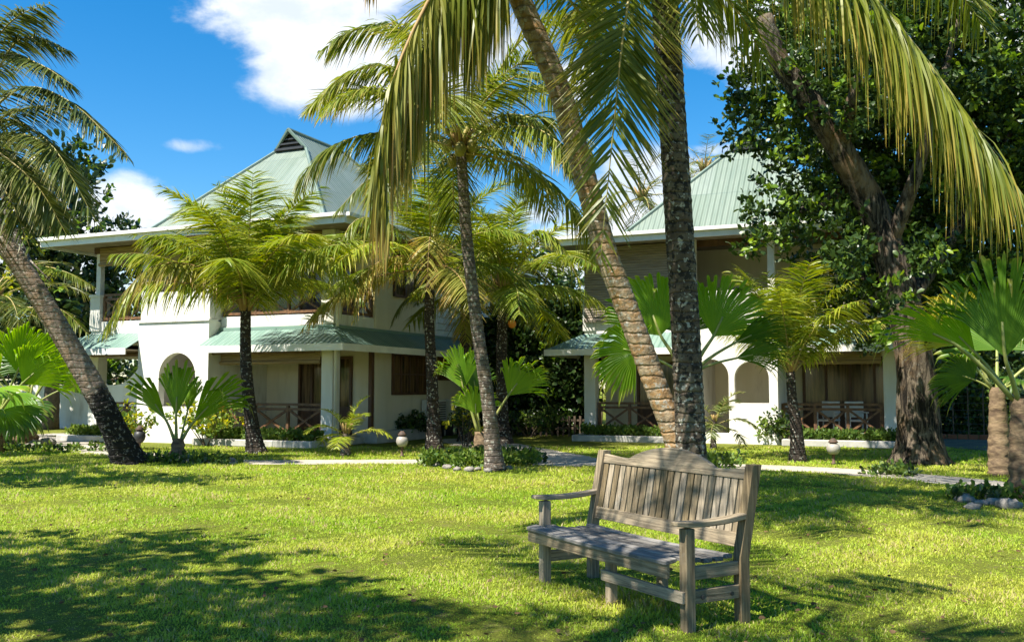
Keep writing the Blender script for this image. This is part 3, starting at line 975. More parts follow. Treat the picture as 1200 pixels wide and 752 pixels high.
def palm(label, base, tpts, r, crown_n, L, leaflen, mats, seed, els=(82, -25), group='coconut palms in the garden', bark='bark_grey', hang=.36,
         extra=(), old=0, auto_skip=(), flare=1.7, nl=120, nuts=0, droop=(1.0, 1.9), width=.0225, young=0, topr=.72, skip=None):
    """coconut palm; tpts are world trunk points from the base up, last one carries the crown"""
    base = Vector(base)
    t = thing('coconut_palm', label, 'palm tree', base, 0, group)
    loc = [Vector(p) - base for p in tpts]
    trunk(t, loc, r, r * topr, M[bark], flare, seed=seed)
    top = loc[-1]
    rs = random.Random(seed)
    for k in range(crown_n):
        f = k / max(1, crown_n - 1)
        az = k * 2.39996 + seed
        if skip and any(a_ < math.degrees(az) % 360 < b_ for a_, b_ in skip):
            continue
        el = R(els[0] + (els[1] - els[0]) * f ** .9 + rs.uniform(-6, 6))
        dr = droop[0] + (droop[1] - droop[0]) * (1 - abs(f - .55)) * rs.uniform(.75, 1.1)
        lm = M['coco_old'] if k >= crown_n - old else mats
        Lk = L * rs.uniform(.85, 1.08) * (0.8 if k < 2 else 1)
        c = arc(top + Vector((math.cos(az) * .06, math.sin(az) * .06, -f * .22)), az, el, Lk, dr, side=rs.uniform(-.3, .3))
        frond(t, c, leaflen * (.75 if k < 3 else 1), [lm, M['rachis_old' if k >= crown_n - old else 'rachis']], seed * 100 + k,
              hang=hang * (0.7 + 0.7 * f), nl=nl, lift=.45 - .35 * f, width=width, r0=.028 * (L / 3.2), az=az, fwd=.7 - .2 * f)
    for j, (pts, lm, lf, hg, nn, *kw) in enumerate(extra):
        frond(t, [Vector(p) - base for p in pts], lf, [M[lm], M['rachis_old' if lm == 'coco_old' else 'rachis']], seed * 1000 + j, hang=hg, nl=int(nn * 1.7), width=width, r0=.03, **{**dict(lift=.1, fwd=.5 if hg < 1 else .1), **(kw[0] if kw else {})})
    # fibrous crown shaft
    fb = MB()
    for k in range(9):
        a = k * 2.4
        fb.tube([top + Vector((math.cos(a) * r * .5, math.sin(a) * r * .5, -1.5 * r)), top + Vector((math.cos(a) * r * 1.1, math.sin(a) * r * 1.1, .3 * r)), top + Vector((math.cos(a) * r * 1.9, math.sin(a) * r * 1.9, 1.8 * r))], [.3 * r, .36 * r, .16 * r], 5)
    fb.build('leaf_base', M['rachis_old'], t, True)
    for k in range(nuts):
        a = k * 1.3 + seed
        c = top + Vector((math.cos(a) * r * 2.0, math.sin(a) * r * 2.0, -.12 - .1 * (k % 3)))
        nb = MB()
        nb.lathe([(.01, -.14), (.07, -.11), (.105, -.03), (.1, .05), (.06, .12), (.01, .14)], 10, c=c)
        nb.build('coconut', M['husk_green'], t, True)
    return t


def P3(lst):
    return [at(*q) for q in lst]


# the left palm with a leaning trunk and burnt foot
b0 = gnd(152, 543)
palm('thick coconut palm leaning left with a charred black foot', b0,
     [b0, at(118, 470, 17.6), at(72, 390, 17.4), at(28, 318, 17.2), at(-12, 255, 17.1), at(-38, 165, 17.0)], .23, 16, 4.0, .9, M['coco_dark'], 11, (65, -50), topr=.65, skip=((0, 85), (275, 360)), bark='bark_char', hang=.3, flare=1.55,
     extra=[(P3([(-38, 165, 17), (10, 60, 17), (45, 45, 17), (82, 60, 17)]), 'coco_dark', .7, .35, 70),
            (P3([(-38, 165, 17), (20, 130, 16.6), (90, 130, 16.3), (150, 185, 16.2)]), 'coco_dark', .75, .42, 80),
            (P3([(-38, 165, 17), (30, 158, 16.4), (75, 195, 16), (115, 265, 16)]), 'coco_dark', .8, .4, 80),
            (P3([(-38, 165, 17), (20, 105, 16.6), (80, 118, 16.3), (148, 180, 16.1)]), 'coco_dark', .75, .42, 80),
            (P3([(-38, 165, 17), (-10, 60, 16.8), (20, 20, 16.6), (58, 5, 16.5)]), 'coco_dark', .75, .4, 80),
            (P3([(-38, 165, 17), (5, 70, 17.3), (45, 75, 16.5), (85, 100, 16.3)]), 'coco_dark', .75, .45, 80),
            (P3([(-38, 165, 17), (10, 140, 17.5), (60, 170, 16.2), (100, 235, 16)]), 'coco_dark', .85, .5, 80),
            (P3([(-38, 165, 17), (-5, 170, 17.3), (30, 200, 16.2), (60, 270, 16)]), 'coco_dark', .85, .5, 80),
            (P3([(-38, 165, 17), (-20, 190, 16.5), (10, 230, 16.3), (35, 290, 16.2)]), 'coco_dark', .85, .5, 80),
            (P3([(-38, 165, 17), (0, 180, 16.2), (45, 220, 16), (78, 275, 16)]), 'coco_dark', .8, .35, 80)])
# young bright palm before the left house
b0 = gnd(300, 531)
palm('bushy bright green coconut palm on a dark trunk before the left house', b0,
     [b0, at(293, 480, b0.y), at(288, 420, b0.y), at(288, 352, b0.y)], .155, 21, 3.15, .95, M['coco_bright'], 23, (89, 38), bark='bark_dark', hang=.45, nuts=0, droop=(.5, 1.25), nl=125,
     extra=[(P3([(288, 352, b0.y), (240, 315, b0.y - .6), (180, 312, b0.y - 1), (125, 365, b0.y - 1.2)]), 'coco_old', .95, .8, 60),
            (P3([(288, 352, b0.y), (225, 333, b0.y - .9), (160, 335, b0.y - 1.2), (118, 392, b0.y - 1.3)]), 'coco_bright', .95, .8, 60),
            (P3([(288, 352, b0.y), (330, 300, b0.y - .6), (385, 300, b0.y - .9), (425, 352, b0.y - 1)]), 'coco_bright', .9, .7, 60)])
# tall thin palm in the middle
b0 = gnd(580, 551)
palm('tall slim coconut palm with a curved grey trunk at the weedy clump', b0,
     [b0, at(572, 470, 16.6), at(560, 390, 16.6), at(548, 290, 16.6), at(543, 220, 16.6), at(539, 165, 16.6)], .125, 17, 3.2, .88, M['coco'], 31, (75, 4), bark='bark_grey', hang=.5, nuts=5,
     extra=[(P3([(539, 165, 16.6), (470, 85, 16.2), (410, 85, 16), (358, 130, 16)]), 'coco', .8, .45, 80),
            (P3([(539, 165, 16.6), (480, 40, 16.6), (420, 35, 16.4), (375, 60, 16.2)]), 'coco', .8, .4, 80),
            (P3([(539, 165, 16.6), (590, 135, 16.3), (640, 150, 16), (675, 215, 16)]), 'coco', .8, .42, 80),
            (P3([(539, 165, 16.6), (600, 60, 16.6), (650, 20, 16.5), (700, 40, 16.5)]), 'coco', .75, .3, 70)])
# palms along the side of the left house
b0 = gnd(509, 527)
palm('coconut palm with a dark straight trunk beside the house corner window', b0,
     [b0, at(506, 440, b0.y), at(503, 370, b0.y), at(506, 305, b0.y)], .145, 16, 3.2, .85, M['coco_bright'], 43, (88, -8), bark='bark_dark', hang=.36, old=3, droop=(.55, 1.3),
     extra=[(P3([(506, 305, b0.y), (480, 232, b0.y - .4), (438, 208, b0.y - .7), (392, 250, b0.y - .9)]), 'coco', .85, .7, 60),
            (P3([(506, 305, b0.y), (455, 262, b0.y - .7), (412, 262, b0.y - 1), (384, 335, b0.y - 1.2)]), 'coco_bright', .85, .8, 60),
            (P3([(506, 305, b0.y), (520, 235, b0.y - .4), (515, 195, b0.y - .6), (498, 165, b0.y - .7)]), 'coco_bright', .7, .2, 60),
            (P3([(506, 305, b0.y), (470, 300, b0.y - .8), (435, 315, b0.y - 1), (415, 375, b0.y - 1.1)]), 'coco_old', .75, .45, 60),
            (P3([(506, 305, b0.y), (505, 280, b0.y - .9), (503, 285, b0.y - 1.3), (500, 340, b0.y - 1.5)]), 'coco_old', .7, .4, 50)])
b0 = at(590, 520, 24.6); b0.z = 0
palm('coconut palm with an orange nut in front of the tall dark hedge', b0,
     [b0, at(588, 470, 24.6), at(588, 400, 24.6), at(590, 335, 24.6)], .17, 16, 3.4, .92, M['coco_bright'], 53, (88, 5), bark='bark_dark', hang=.4, droop=(.55, 1.3),
     extra=[(P3([(590, 335, 24.6), (620, 275, 24), (650, 280, 23.8), (685, 340, 23.7)]), 'coco_bright', .85, .45, 70),
            (P3([(590, 335, 24.6), (575, 290, 24), (560, 300, 23.7), (548, 355, 23.5)]), 'coco_bright', .8, .45, 60)])
pn = bpy.data.objects['coconut_palm.004']
nb = MB(); c = at(600, 379, 24.2) - b0
nb.lathe([(.01, -.12), (.07, -.1), (.11, -.02), (.1, .05), (.05, .1), (.01, .12)], 12, c=c)
nb.build('coconut', M['orange'], pn, True)
b0 = at(549, 522, 25.5); b0.z = 0
palm('coconut palm with a stout shaded trunk squeezed beside the white siding', b0,
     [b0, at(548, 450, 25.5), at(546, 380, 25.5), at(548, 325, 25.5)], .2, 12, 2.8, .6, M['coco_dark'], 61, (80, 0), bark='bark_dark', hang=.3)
# yellow-green young palm before the right house
b0 = gnd(935, 541)
palm('young yellow green coconut palm with a thin dark trunk before the right house', b0,
     [b0, at(933, 500, b0.y), at(928, 465, b0.y), at(926, 425, b0.y)], .115, 16, 2.4, .66, M['coco_bright'], 73, (89, 52), bark='bark_dark', hang=.45, droop=(.5, 1.1), nl=110)
# two foreground palms behind the bench
YL = 10.8
b0 = gnd(812, 603)
b0 = Vector((at(806, 560, YL).x, YL, 0))
palm('leaning coconut palm with an orange stained trunk directly behind the bench', b0,
     [b0, at(795, 525, YL), at(768, 450, YL - .02), at(735, 362, YL - .1), at(710, 295, YL - .2), at(686, 210, YL - .3), at(655, 105, YL - .4), at(610, 0, YL - .5), at(585, -75, YL - .5)],
     .14, 14, 4.2, 1.0, M['coco'], 83, (75, 12), topr=.88, skip=((95, 240),), bark='bark_orange', hang=.35, flare=1.35,
     extra=[(P3([(585, -75, 10.3), (530, -40, 9.6), (478, 50, 9.0), (448, 150, 8.7), (456, 262, 8.5)]), 'coco_old', 1.4, 1.5, 120, dict(az=math.pi)),
            (P3([(585, -75, 10.3), (520, -130, 10.0), (455, -110, 9.6), (440, -75, 9.4), (422, -25, 9.3)]), 'coco_old', .8, 1.4, 70, dict(az=math.pi)),
            (P3([(585, -75, 10.3), (562, -62, 9.9), (520, -5, 9.5), (488, 75, 9.3), (470, 170, 9.2)]), 'coco_fore', 1.5, 1.25, 130, dict(az=math.pi)),
            (P3([(585, -75, 10.3), (590, -60, 10.0), (565, -20, 9.8), (545, 40, 9.7)]), 'coco_fore', 1.3, 1.2, 80, dict(az=math.pi))])
b0 = Vector((at(812, 560, 10.5).x, 10.5, 0))
palm('upright coconut palm with a dark patchy trunk directly behind the bench', b0,
     [b0, at(808, 480, 10.5), at(803, 380, 10.5), at(795, 250, 10.45), at(786, 110, 10.4), at(779, 0, 10.4), at(776, -95, 10.4)],
     .168, 14, 4.4, 1.0, M['coco'], 97, (75, 15), topr=.9, bark='bark_patchy', hang=.35, flare=1.3,
     extra=[(P3([(776, -95, 10.4), (750, -60, 9.9), (732, 30, 9.6), (722, 120, 9.5), (704, 300, 9.5)]), 'coco_fore', .95, .1, 105, dict(az=math.pi * .5, fwd=.95, lift=-.15)),
            (P3([(776, -95, 10.4), (840, -120, 9.9), (930, -75, 9.6), (1020, -8, 9.3), (1100, 90, 9.1), (1165, 180, 9.0), (1240, 290, 8.9)]), 'coco_fore', 1.25, 1.1, 125, dict(az=0.0)),
            (P3([(776, -95, 10.4), (800, -70, 10.0), (812, -20, 9.8), (818, 40, 9.7)]), 'coco', .7, .5, 50)])
# seedling palm at the porch corner and the one far behind the right roof, one at the left edge behind
b0 = gnd(405, 533)
palm('small coconut seedling with a few arching fronds by the porch column', b0, [b0, at(405, 520, b0.y), at(406, 503, b0.y)], .075, 8, 1.05, .3, M['coco_bright'], 101, (80, 15), bark='bark_grey', hang=.2, nl=44, droop=(.8, 1.5), width=.04)
b0 = gnd(836, 526)
palm('small dark arching palm against the white wall behind the trunks', b0, [b0, at(836, 505, b0.y), at(838, 490, b0.y)], .05, 9, 1.15, .32, M['coco_dark'], 107, (75, 5), bark='bark_dark', hang=.22, nl=44, droop=(1.0, 1.7), width=.04)
b0 = at(822, 300, 46); b0.z = 0
palm('distant coconut palm rising behind the right roof', b0, [b0, at(824, 300, 46), at(825, 196, 46)], .2, 14, 3.0, .7, M['coco_dark'], 113, (80, -30), bark='bark_grey', hang=.3, nl=40)
b0 = at(806, 400, 44); b0.z = 0
palm('distant coconut palm rising between the two houses', b0, [b0, at(795, 300, 44), at(752, 228, 44)], .2, 15, 3.6, .8, M['coco_dark'], 119, (80, -35), bark='bark_grey', hang=.32, nl=44)
b0 = at(-15, 500, 27); b0.z = 0
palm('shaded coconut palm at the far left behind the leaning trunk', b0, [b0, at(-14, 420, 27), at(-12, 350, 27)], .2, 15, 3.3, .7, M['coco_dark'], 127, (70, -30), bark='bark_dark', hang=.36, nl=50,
     extra=[(P3([(-12, 350, 27), (40, 315, 26.5), (75, 318, 26), (108, 335, 26)]), 'coco', .75, .4, 60),
            (P3([(-12, 350, 27), (30, 360, 26), (70, 362, 26), (104, 392, 26)]), 'coco', .75, .4, 60)])


# ------------------------------------------------------------------ fan palms
def fan_leaf(parent, o, az, el, stalk, rad, mat, seed, spread=200, tilt=0.0, roll=0.0, cup=.25, nseg=36, split=.13, sag=.12):
    """pleated fan on a stalk; o = foot of the stalk, el = stalk elevation, tilt = blade pitch past the stalk"""
    rg = np.random.default_rng(seed)
    d = Vector((math.cos(az) * math.cos(el), math.sin(az) * math.cos(el), math.sin(el)))
    o = Vector(o)
    e2 = el + tilt
    X = Vector((math.cos(az) * math.cos(e2), math.sin(az) * math.cos(e2), math.sin(e2)))
    side = Vector((-math.sin(az), math.cos(az), 0))
    Yv = side * math.cos(roll) + X.cross(side) * math.sin(roll)
    Z = X.cross(Yv)
    mid = o + d * stalk * .5 + Vector((0, 0, .04 * stalk))
    foot = o + d * stalk
    X_, Y_, Z_, Fo = (np.array(tuple(q)) for q in (X, Yv, Z, foot))
    V, Q, UV = [], [], []
    sp = R(spread)
    nr = 6
    for k in range(nseg):
        a0 = -sp / 2 + sp * k / nseg
        a1 = a0 + sp / nseg
        am = (a0 + a1) / 2
        Rk = rad * (1 - .22 * (abs(am) / (sp / 2)) ** 2) * rg.uniform(.97, 1.03)
        u = rg.uniform(0, 1)
        tipbend = (rg.uniform(.4, 1.6) if rg.uniform() < .75 else rg.uniform(1.5, 4.5)) * sag
        base = len(V)
        sj = rg.uniform(.7, 1.25) if rg.uniform() < .93 else rg.uniform(1.5, 2.4)
        for r in range(nr):
            sp_ = split * sj
            f = (0.03, .3, .55, 1 - sp_, 1 - sp_ * .45, 1.0)[r]
            rr = Rk * f
            w = 1.0 if f <= 1 - sp_ else max(.04, 1 - ((f - (1 - sp_)) / sp_) ** 1.3)
            for q, aa in enumerate((am + (a0 - am) * w, am, am + (a1 - am) * w)):
                fold = (.5 if q == 1 else -.5) * rr * (sp / nseg) * .5 * w
                zc = cup * rr * abs(math.sin(aa * .9)) ** 1.5 + fold
                pt = Fo + X_ * (rr * math.cos(aa)) + Y_ * (rr * math.sin(aa)) + Z_ * zc
                pt = pt + np.array([0, 0, -1.0]) * (tipbend * Rk * f ** 7 + sag * .8 * Rk * f ** 3)
                V.append(pt); UV.append((u, f))
        for r in range(nr - 1):
            for q in range(2):
                a = base + r * 3 + q
                Q.append((a, a + 1, a + 4, a + 3))
    lf = np_mesh('fan_leaf', np.array(V), np.array(Q), mat, parent, np.array(UV))
    mb = MB()
    hs = tuple(foot + X * rad * .28)
    mb.tube(spline([o, mid, foot, hs], 9), [.03 * (1 - .07 * i) * max(.7, min(1.3, rad)) for i in range(9)], 6)
    mb.build('leaf_stalk', M['stalk'], lf, True)
    return lf


def fan_palm(label, base, h, r, leaves, bark='fan_bark', seed=1, group='fan palms in the garden', lean=(0, 0)):
    base = Vector(base)
    t = thing('fan_palm', label, 'palm tree', base, 0, group)
    top = Vector((lean[0], lean[1], h))
    rs = random.Random(seed)
    mb = MB()
    n = max(10, int(h / .06))
    mb.tube([top * (i / (n - 1)) for i in range(n)], [r * (1.35 - .5 * i / (n - 1)) * (1.0 + (.09 if i % 3 == 0 else -.04) + rs.uniform(-.03, .03)) for i in range(n)], 12, wob=.06, rs=rs)
    mb.build('trunk', M[bark], t, True)
    for k, lf in enumerate(leaves):
        az, el, st, rd, mt = lf[:5]
        kw = lf[5] if len(lf) > 5 else {}
        fan_leaf(t, top + Vector((math.cos(R(az)) * r * .5, math.sin(R(az)) * r * .5, -.05)), R(az), R(el), st, rd, M[mt], seed * 50 + k, **{a: (R(v) if a in ('tilt', 'roll') else v) for a, v in kw.items()})
    return t


fan_palm('small fan palm with three upright bright leaves near the charred trunk', gnd(208, 538), .42, .13,
         [(181, 66, .45, 1.45, 'fan', dict(tilt=-10, spread=58, cup=.1, roll=50, nseg=17)), (-100, 86, .5, 1.4, 'fan', dict(tilt=6, spread=52, cup=.1, nseg=16)), (2, 58, .45, 1.55, 'fan', dict(tilt=-10, spread=58, cup=.1, roll=-50, nseg=17)),
          (60, 75, .6, .9, 'fan', dict(tilt=0, spread=60, nseg=18))], seed=3)
fan_palm('fan palm with upright leaves behind the slim grey trunk', gnd(622, 533) + Vector((-1.05, 0, 0)), .5, .17,
         [(178, 72, 1.0, 1.2, 'fan', dict(tilt=4, spread=85, cup=.2, roll=70)), (-100, 40, .7, .8, 'fan', dict(tilt=35, spread=130)), (0, 60, .95, 1.2, 'fan', dict(tilt=-6, spread=95, cup=.2, roll=-70)),
          (130, 80, .9, 1.0, 'fan_dark', dict(spread=110))], seed=5)
fan_palm('fan palm with big round leaves hidden behind the upright patchy trunk', Vector((at(806, 500, 13.2).x, 13.2, 0)), 1.7, .12,
         [(176, 60, .6, 1.12, 'fan', dict(tilt=10, spread=125, cup=.1, roll=70)), (2, 58, .6, 1.12, 'fan', dict(tilt=6, spread=120, cup=.1, roll=-75)), (178, 24, .72, .64, 'fan', dict(tilt=-10, spread=210, roll=80, cup=.05)),
          (0, 34, .75, .92, 'fan_mid', dict(tilt=-8, spread=80, cup=.1, roll=-40, split=.4)), (-5, 18, .65, .85, 'fan_mid', dict(tilt=-6, spread=70, roll=-50, split=.35)),
          (90, 70, .6, 1.0, 'fan_dark', dict(spread=160))], seed=7)
fan_palm('large fan palm with a thick trunk at the right edge', Vector((at(1200, 560, 12.4).x, 12.4, 0)), 1.3, .15,
         [(-140, 58, .68, 1.65, 'fan_mid', dict(tilt=26, spread=86, cup=.08, roll=8)), (186, 43, 1.1, 1.25, 'fan', dict(tilt=-18, spread=46, cup=.2, roll=45, nseg=18)), 
          (0, 60, .7, 1.2, 'fan_mid', dict(spread=150, roll=-60)), (-30, 30, .6, 1.0, 'fan_mid', dict(spread=150, roll=-30)), (150, 56, .8, 1.05, 'fan', dict(tilt=-6, spread=80, roll=40))], seed=9)
b0 = gnd(1172, 556)
fan_palm('darker fan palm standing behind the large one at the right edge', b0, 1.45, .14,
         [(180, 30, .35, .75, 'fan_mid', dict(tilt=-10, spread=150, roll=60)), (165, 66, 1.1, 1.0, 'fan_yellow', dict(tilt=0, spread=120, roll=60, split=.4)), (185, 50, 1.0, .95, 'fan_yellow', dict(tilt=-20, spread=100, split=.5, roll=60)), 
          (60, 60, .8, 1.2, 'fan_mid', {}), (0, 40, .8, 1.1, 'fan_mid', dict(roll=-50)), (-60, 20, .4, .8, 'fan_dark', dict(tilt=-30))], seed=11)
b0 = gnd(28, 521)
fan_palm('leafy fan palm with a short ringed trunk at the left edge', b0, 1.0, .26,
         [(-15, 55, .8, 1.25, 'fan', dict(tilt=-10, spread=80, roll=-60)), (190, 50, .9, 1.5, 'fan', dict(tilt=-10, spread=110, roll=60)), (-90, 30, .7, 1.4, 'fan', dict(tilt=-55, spread=150)), (-50, 65, 1.0, 1.5, 'fan', dict(tilt=-15, spread=110, roll=-35)),
          (-140, 60, 1.0, 1.5, 'fan', dict(tilt=-20, spread=120, roll=30)), (90, 70, 1.0, 1.4, 'fan_dark', {}), (10, 32, .85, 1.0, 'fan', dict(tilt=-15, spread=80, roll=-50)), (20, 68, 1.0, 1.3, 'fan', dict(spread=80, roll=-60)), (-75, 5, .7, 1.1, 'fan_dark', dict(tilt=-45))], seed=13)
b0 = gnd(-8, 530)
fan_palm('fan palm half cut off by the left edge of the photo', b0, .9, .18,
         [(-10, 50, .9, 1.3, 'fan', dict(tilt=-10, spread=110, roll=-60)), (10, 70, 1.0, 1.4, 'fan', dict(spread=110, roll=-60)), (-80, 40, .8, 1.2, 'fan', dict(tilt=-45)), (180, 50, .8, 1.3, 'fan', dict(roll=60)), (-50, 10, .7, 1.0, 'fan_dark', dict(tilt=-30))], seed=15)


# ------------------------------------------------------------------ broad-leaved trees, hedges and shrubs
def leaf_cloud(C, Nn, size, per, seed, spread=1.0, flat=.35):
    """rosettes of folded leaves at points C with outward normals Nn -> V, Q, UV"""
    rg = np.random.default_rng(seed)
    n = len(C) * per
    c = np.repeat(C, per, 0) + rg.normal(0, size * .35, (n, 3))
    nn = np.repeat(Nn, per, 0) * flat + rg.normal(0, 1, (n, 3)) * spread * .6 + np.array([0, 0, .25])
    d = nn / np.linalg.norm(nn, axis=1)[:, None]
    r = rg.normal(0, 1, (n, 3))
    w = np.cross(d, r)
    w /= np.linalg.norm(w, axis=1)[:, None]
    up = np.cross(w, d)
    L = size * rg.uniform(.7, 1.25, n)
    Wd = L * rg.uniform(.42, .58, n)
    a = c
    m1 = c + d * (L * .55)[:, None] + up * (L * .06)[:, None]
    tip = c + d * L[:, None] - up * (L * .06)[:, None]
    l1 = c + d * (L * .3)[:, None] - w * (Wd * .42)[:, None] + up * (L * .13)[:, None]
    l2 = c + d * (L * .75)[:, None] - w * (Wd * .5)[:, None] + up * (L * .1)[:, None]
    r1 = c + d * (L * .3)[:, None] + w * (Wd * .42)[:, None] + up * (L * .13)[:, None]
    r2 = c + d * (L * .75)[:, None] + w * (Wd * .5)[:, None] + up * (L * .1)[:, None]
    V = np.stack([a, l1, l2, tip, r2, r1, m1], 1).reshape(-1, 3)
    b_ = np.arange(n) * 7
    Q = np.concatenate([np.stack([b_, b_ + 6, b_ + 2, b_ + 1], 1), np.stack([b_ + 6, b_ + 3, b_ + 2, b_ + 2], 1)[:0],
                        np.stack([b_ + 6, b_, b_ + 5, b_ + 4], 1), np.stack([b_ + 6, b_ + 4, b_ + 3, b_ + 2], 1)])
    u = np.repeat(rg.uniform(0, 1, n), 7)
    v = np.tile(np.array([0, .3, .75, 1, .75, .3, .5]), n)
    return V, Q, np.stack([u, v], 1)


def lobe_points(lobes, k, seed, shell=.45):
    """cluster points through ellipsoid lobes (c, r or (rx,ry,rz))"""
    rg = np.random.default_rng(seed)
    C, Nn = [], []
    for c, r in lobes:
        r = np.array(r if hasattr(r, '__len__') else (r, r, r * .85), float)
        n = max(6, int(k * (r[0] * r[2] + r[0] * r[1] + r[1] * r[2]) / 3))
        d = rg.normal(0, 1, (n, 3))
        d /= np.linalg.norm(d, axis=1)[:, None]
        rad = (shell + (1 - shell) * rg.uniform(0, 1, n) ** .5)
        lump = 1 + .22 * np.sin(d[:, 0] * 5 + c[0]) * np.sin(d[:, 1] * 6 + c[2]) + .14 * np.sin(d[:, 2] * 9 + c[1])
        C.append(np.array(tuple(c)) + d * r * (rad * lump)[:, None])
        Nn.append(d)
    return np.concatenate(C), np.concatenate(Nn)


def crown(parent, name, lobes, k, size, per, mats, seed, light=.0, **kw):
    C, Nn = lobe_points(lobes, k, seed)
    V, Q, UV = leaf_cloud(C, Nn, size, per, seed, **kw)
    mi = None
    if light:
        rg = np.random.default_rng(seed + 1)
        cl_ = (rg.uniform(0, 1, len(C)) < light).astype(int)
        mi = np.tile(np.repeat(cl_, per), 3)
    return np_mesh(name, V, Q, mats, parent, UV, mi)


# big broad-leaved tree on the right
b0 = gnd(1078, 543)
TY = b0.y
tr_ = thing('almond_tree', 'large dark broad-leaved tree with a massive furrowed trunk before the right house', 'tree', b0)
tb_ = MB()
rs = random.Random(2)


def wp(lst):
    return [at(*q) - b0 for q in lst]


tb_.tube(spline(wp([(1078, 546, TY), (1077, 500, TY), (1070, 410, TY), (1052, 330, TY), (1025, 250, TY), (990, 185, TY - .2), (950, 120, TY - .4), (915, 75, TY - .5), (895, 20, TY - .5)]), 40),
         [(.41 * (1 - .6 * i / 39) + .2 * math.exp(-i / 2.0)) for i in range(40)], 18, wob=.045, rs=rs)
for L_ in ([(1040, 295, TY), (1075, 200, TY - .6), (1100, 110, TY - 1), (1130, 0, TY - 1)], [(1060, 360, TY), (1120, 270, TY + .5), (1170, 180, TY + .8), (1220, 80, TY + 1)],
           [(985, 178, TY - .2), (1000, 110, TY - 1), (1030, 30, TY - 1.2)], [(1000, 205, TY), (965, 240, TY + .5), (925, 250, TY + .8), (900, 250, TY + .9)],
           [(1050, 330, TY), (1015, 325, TY + .5), (985, 310, TY + .8)]):
    tb_.tube(spline(wp(L_), 14), [.17 * (1 - .8 * i / 13) for i in range(14)], 8, wob=.05, rs=rs)
for k in range(7):
    a = k * .9 + .3
    tb_.tube([(math.cos(a) * .25, math.sin(a) * .25, .55), (math.cos(a) * .4, math.sin(a) * .4, .15), (math.cos(a) * .62, math.sin(a) * .62, -.03)], [.14, .1, .04], 7, wob=.06, rs=rs)
tb_.build('trunk', M['bark_big'], tr_, True)
lob = []
for (px, py, dy, r) in [(905, 95, -.6, 55), (882, 150, -.8, 42), (935, 190, -.9, 55), (905, 255, -1.3, 45), (968, 270, -1.0, 60), (1000, 90, -1.3, 85), (1090, 60, -1.0, 105), (1185, 70, .6, 110), (1150, 190, .5, 95), (1055, 250, .9, 80),
                        (1125, 300, .8, 70), (1200, 250, 1.2, 90), (985, 335, -1.0, 42), (878, 118, -.5, 30), (1010, -20, -1, 90), (915, 5, -.6, 50), (1120, 380, 1.6, 45), (1080, 320, .9, 60), (960, 130, 1.0, 80), (1020, 340, .9, 55), (1240, 130, 0, 110), (1100, -90, 0, 140),
                        (1010, 180, 1.4, 90), (1100, 150, 2.6, 140), (1185, 150, 2.6, 120), (1030, 60, 2.2, 120), (1070, 210, 2.6, 120), (1150, 20, 2.6, 150), (1200, 320, 2.4, 90), (970, 60, 1.2, 90), (950, 0, 1.0, 80), (1085, 300, -1.6, 32), (1050, 345, -1.8, 24), (1000, 300, -2.2, 30), (1020, 400, -.6, 22), (985, 382, -.9, 18), (880, 285, -1.4, 18)]:
    dy += 1.5 if px < 1000 else .4
    lob.append((at(px, py, TY + dy) - b0, r / 1100 * (TY + dy)))
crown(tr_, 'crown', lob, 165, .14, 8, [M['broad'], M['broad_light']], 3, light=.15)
# branch of the same kind of leaves hanging in from above the frame
bt = thing('almond_branch_tree', 'broad-leaved tree above the frame with one leafy twig against the sky', 'tree', Vector((at(808, 480, 19.5).x, 19.5, 0)))
bm_ = MB()
p0 = Vector((at(808, 480, 19.5).x, 19.5, 0))
bm_.tube(spline([(0, 0, 0), at(803, 380, 19.4) - p0, at(794, 230, 19) - p0, at(784, 80, 18.5) - p0, at(776, -60, 18) - p0, at(745, -110, 17.5) - p0, at(708, 5, 17) - p0], 20), [.1 * (1 - .8 * i / 19) + .02 for i in range(20)], 8)
# trunk hidden behind the upright palm
bm_.build('trunk', M['twig'], bt, True)
crown(bt, 'crown', [(at(700, 5, 17) - p0, .42), (at(712, -40, 17.2) - p0, .6), (at(690, 25, 17) - p0, .25), (at(750, -110, 17.4) - p0, 1.0)], 130, .17, 7, [M['broad'], M['broad_light']], 8, light=.1)


def tree(label, base, lobes, size, k, per, mats, seed, trunk_r=.18, light=.06, group=None, name='tree', limbs=4):
    base = Vector(base)
    t = thing(name, label, 'tree', base, 0, group)
    rs = random.Random(seed)
    mb = MB()
    cs = [Vector(c) - base for c, r in lobes]
    m_ = sum(cs, Vector()) / len(cs)
    fork = Vector((m_.x * .4, m_.y * .4, m_.z * .55))
    mb.tube(spline([(0, 0, -.05), (m_.x * .15, m_.y * .15, m_.z * .3), fork, m_], 12), [trunk_r * (1 - .06 * i) for i in range(12)], 9, wob=.06, rs=rs)
    for c in cs[:limbs * 2]:
        mb.tube(spline([fork, (fork + c) / 2 + Vector((0, 0, .2)), c], 7), [trunk_r * .5 * (1 - .12 * i) for i in range(7)], 6)
    mb.build('trunk', M['twig'], t, True)
    crown(t, 'crown', [(Vector(c) - base, r) for c, r in lobes], k, size, per, mats, seed, light)
    return t


def pxlobes(lst, Y):
    return [(at(px, py, Y + dy), r / 1100 * (Y + dy)) for (px, py, dy, r) in lst]


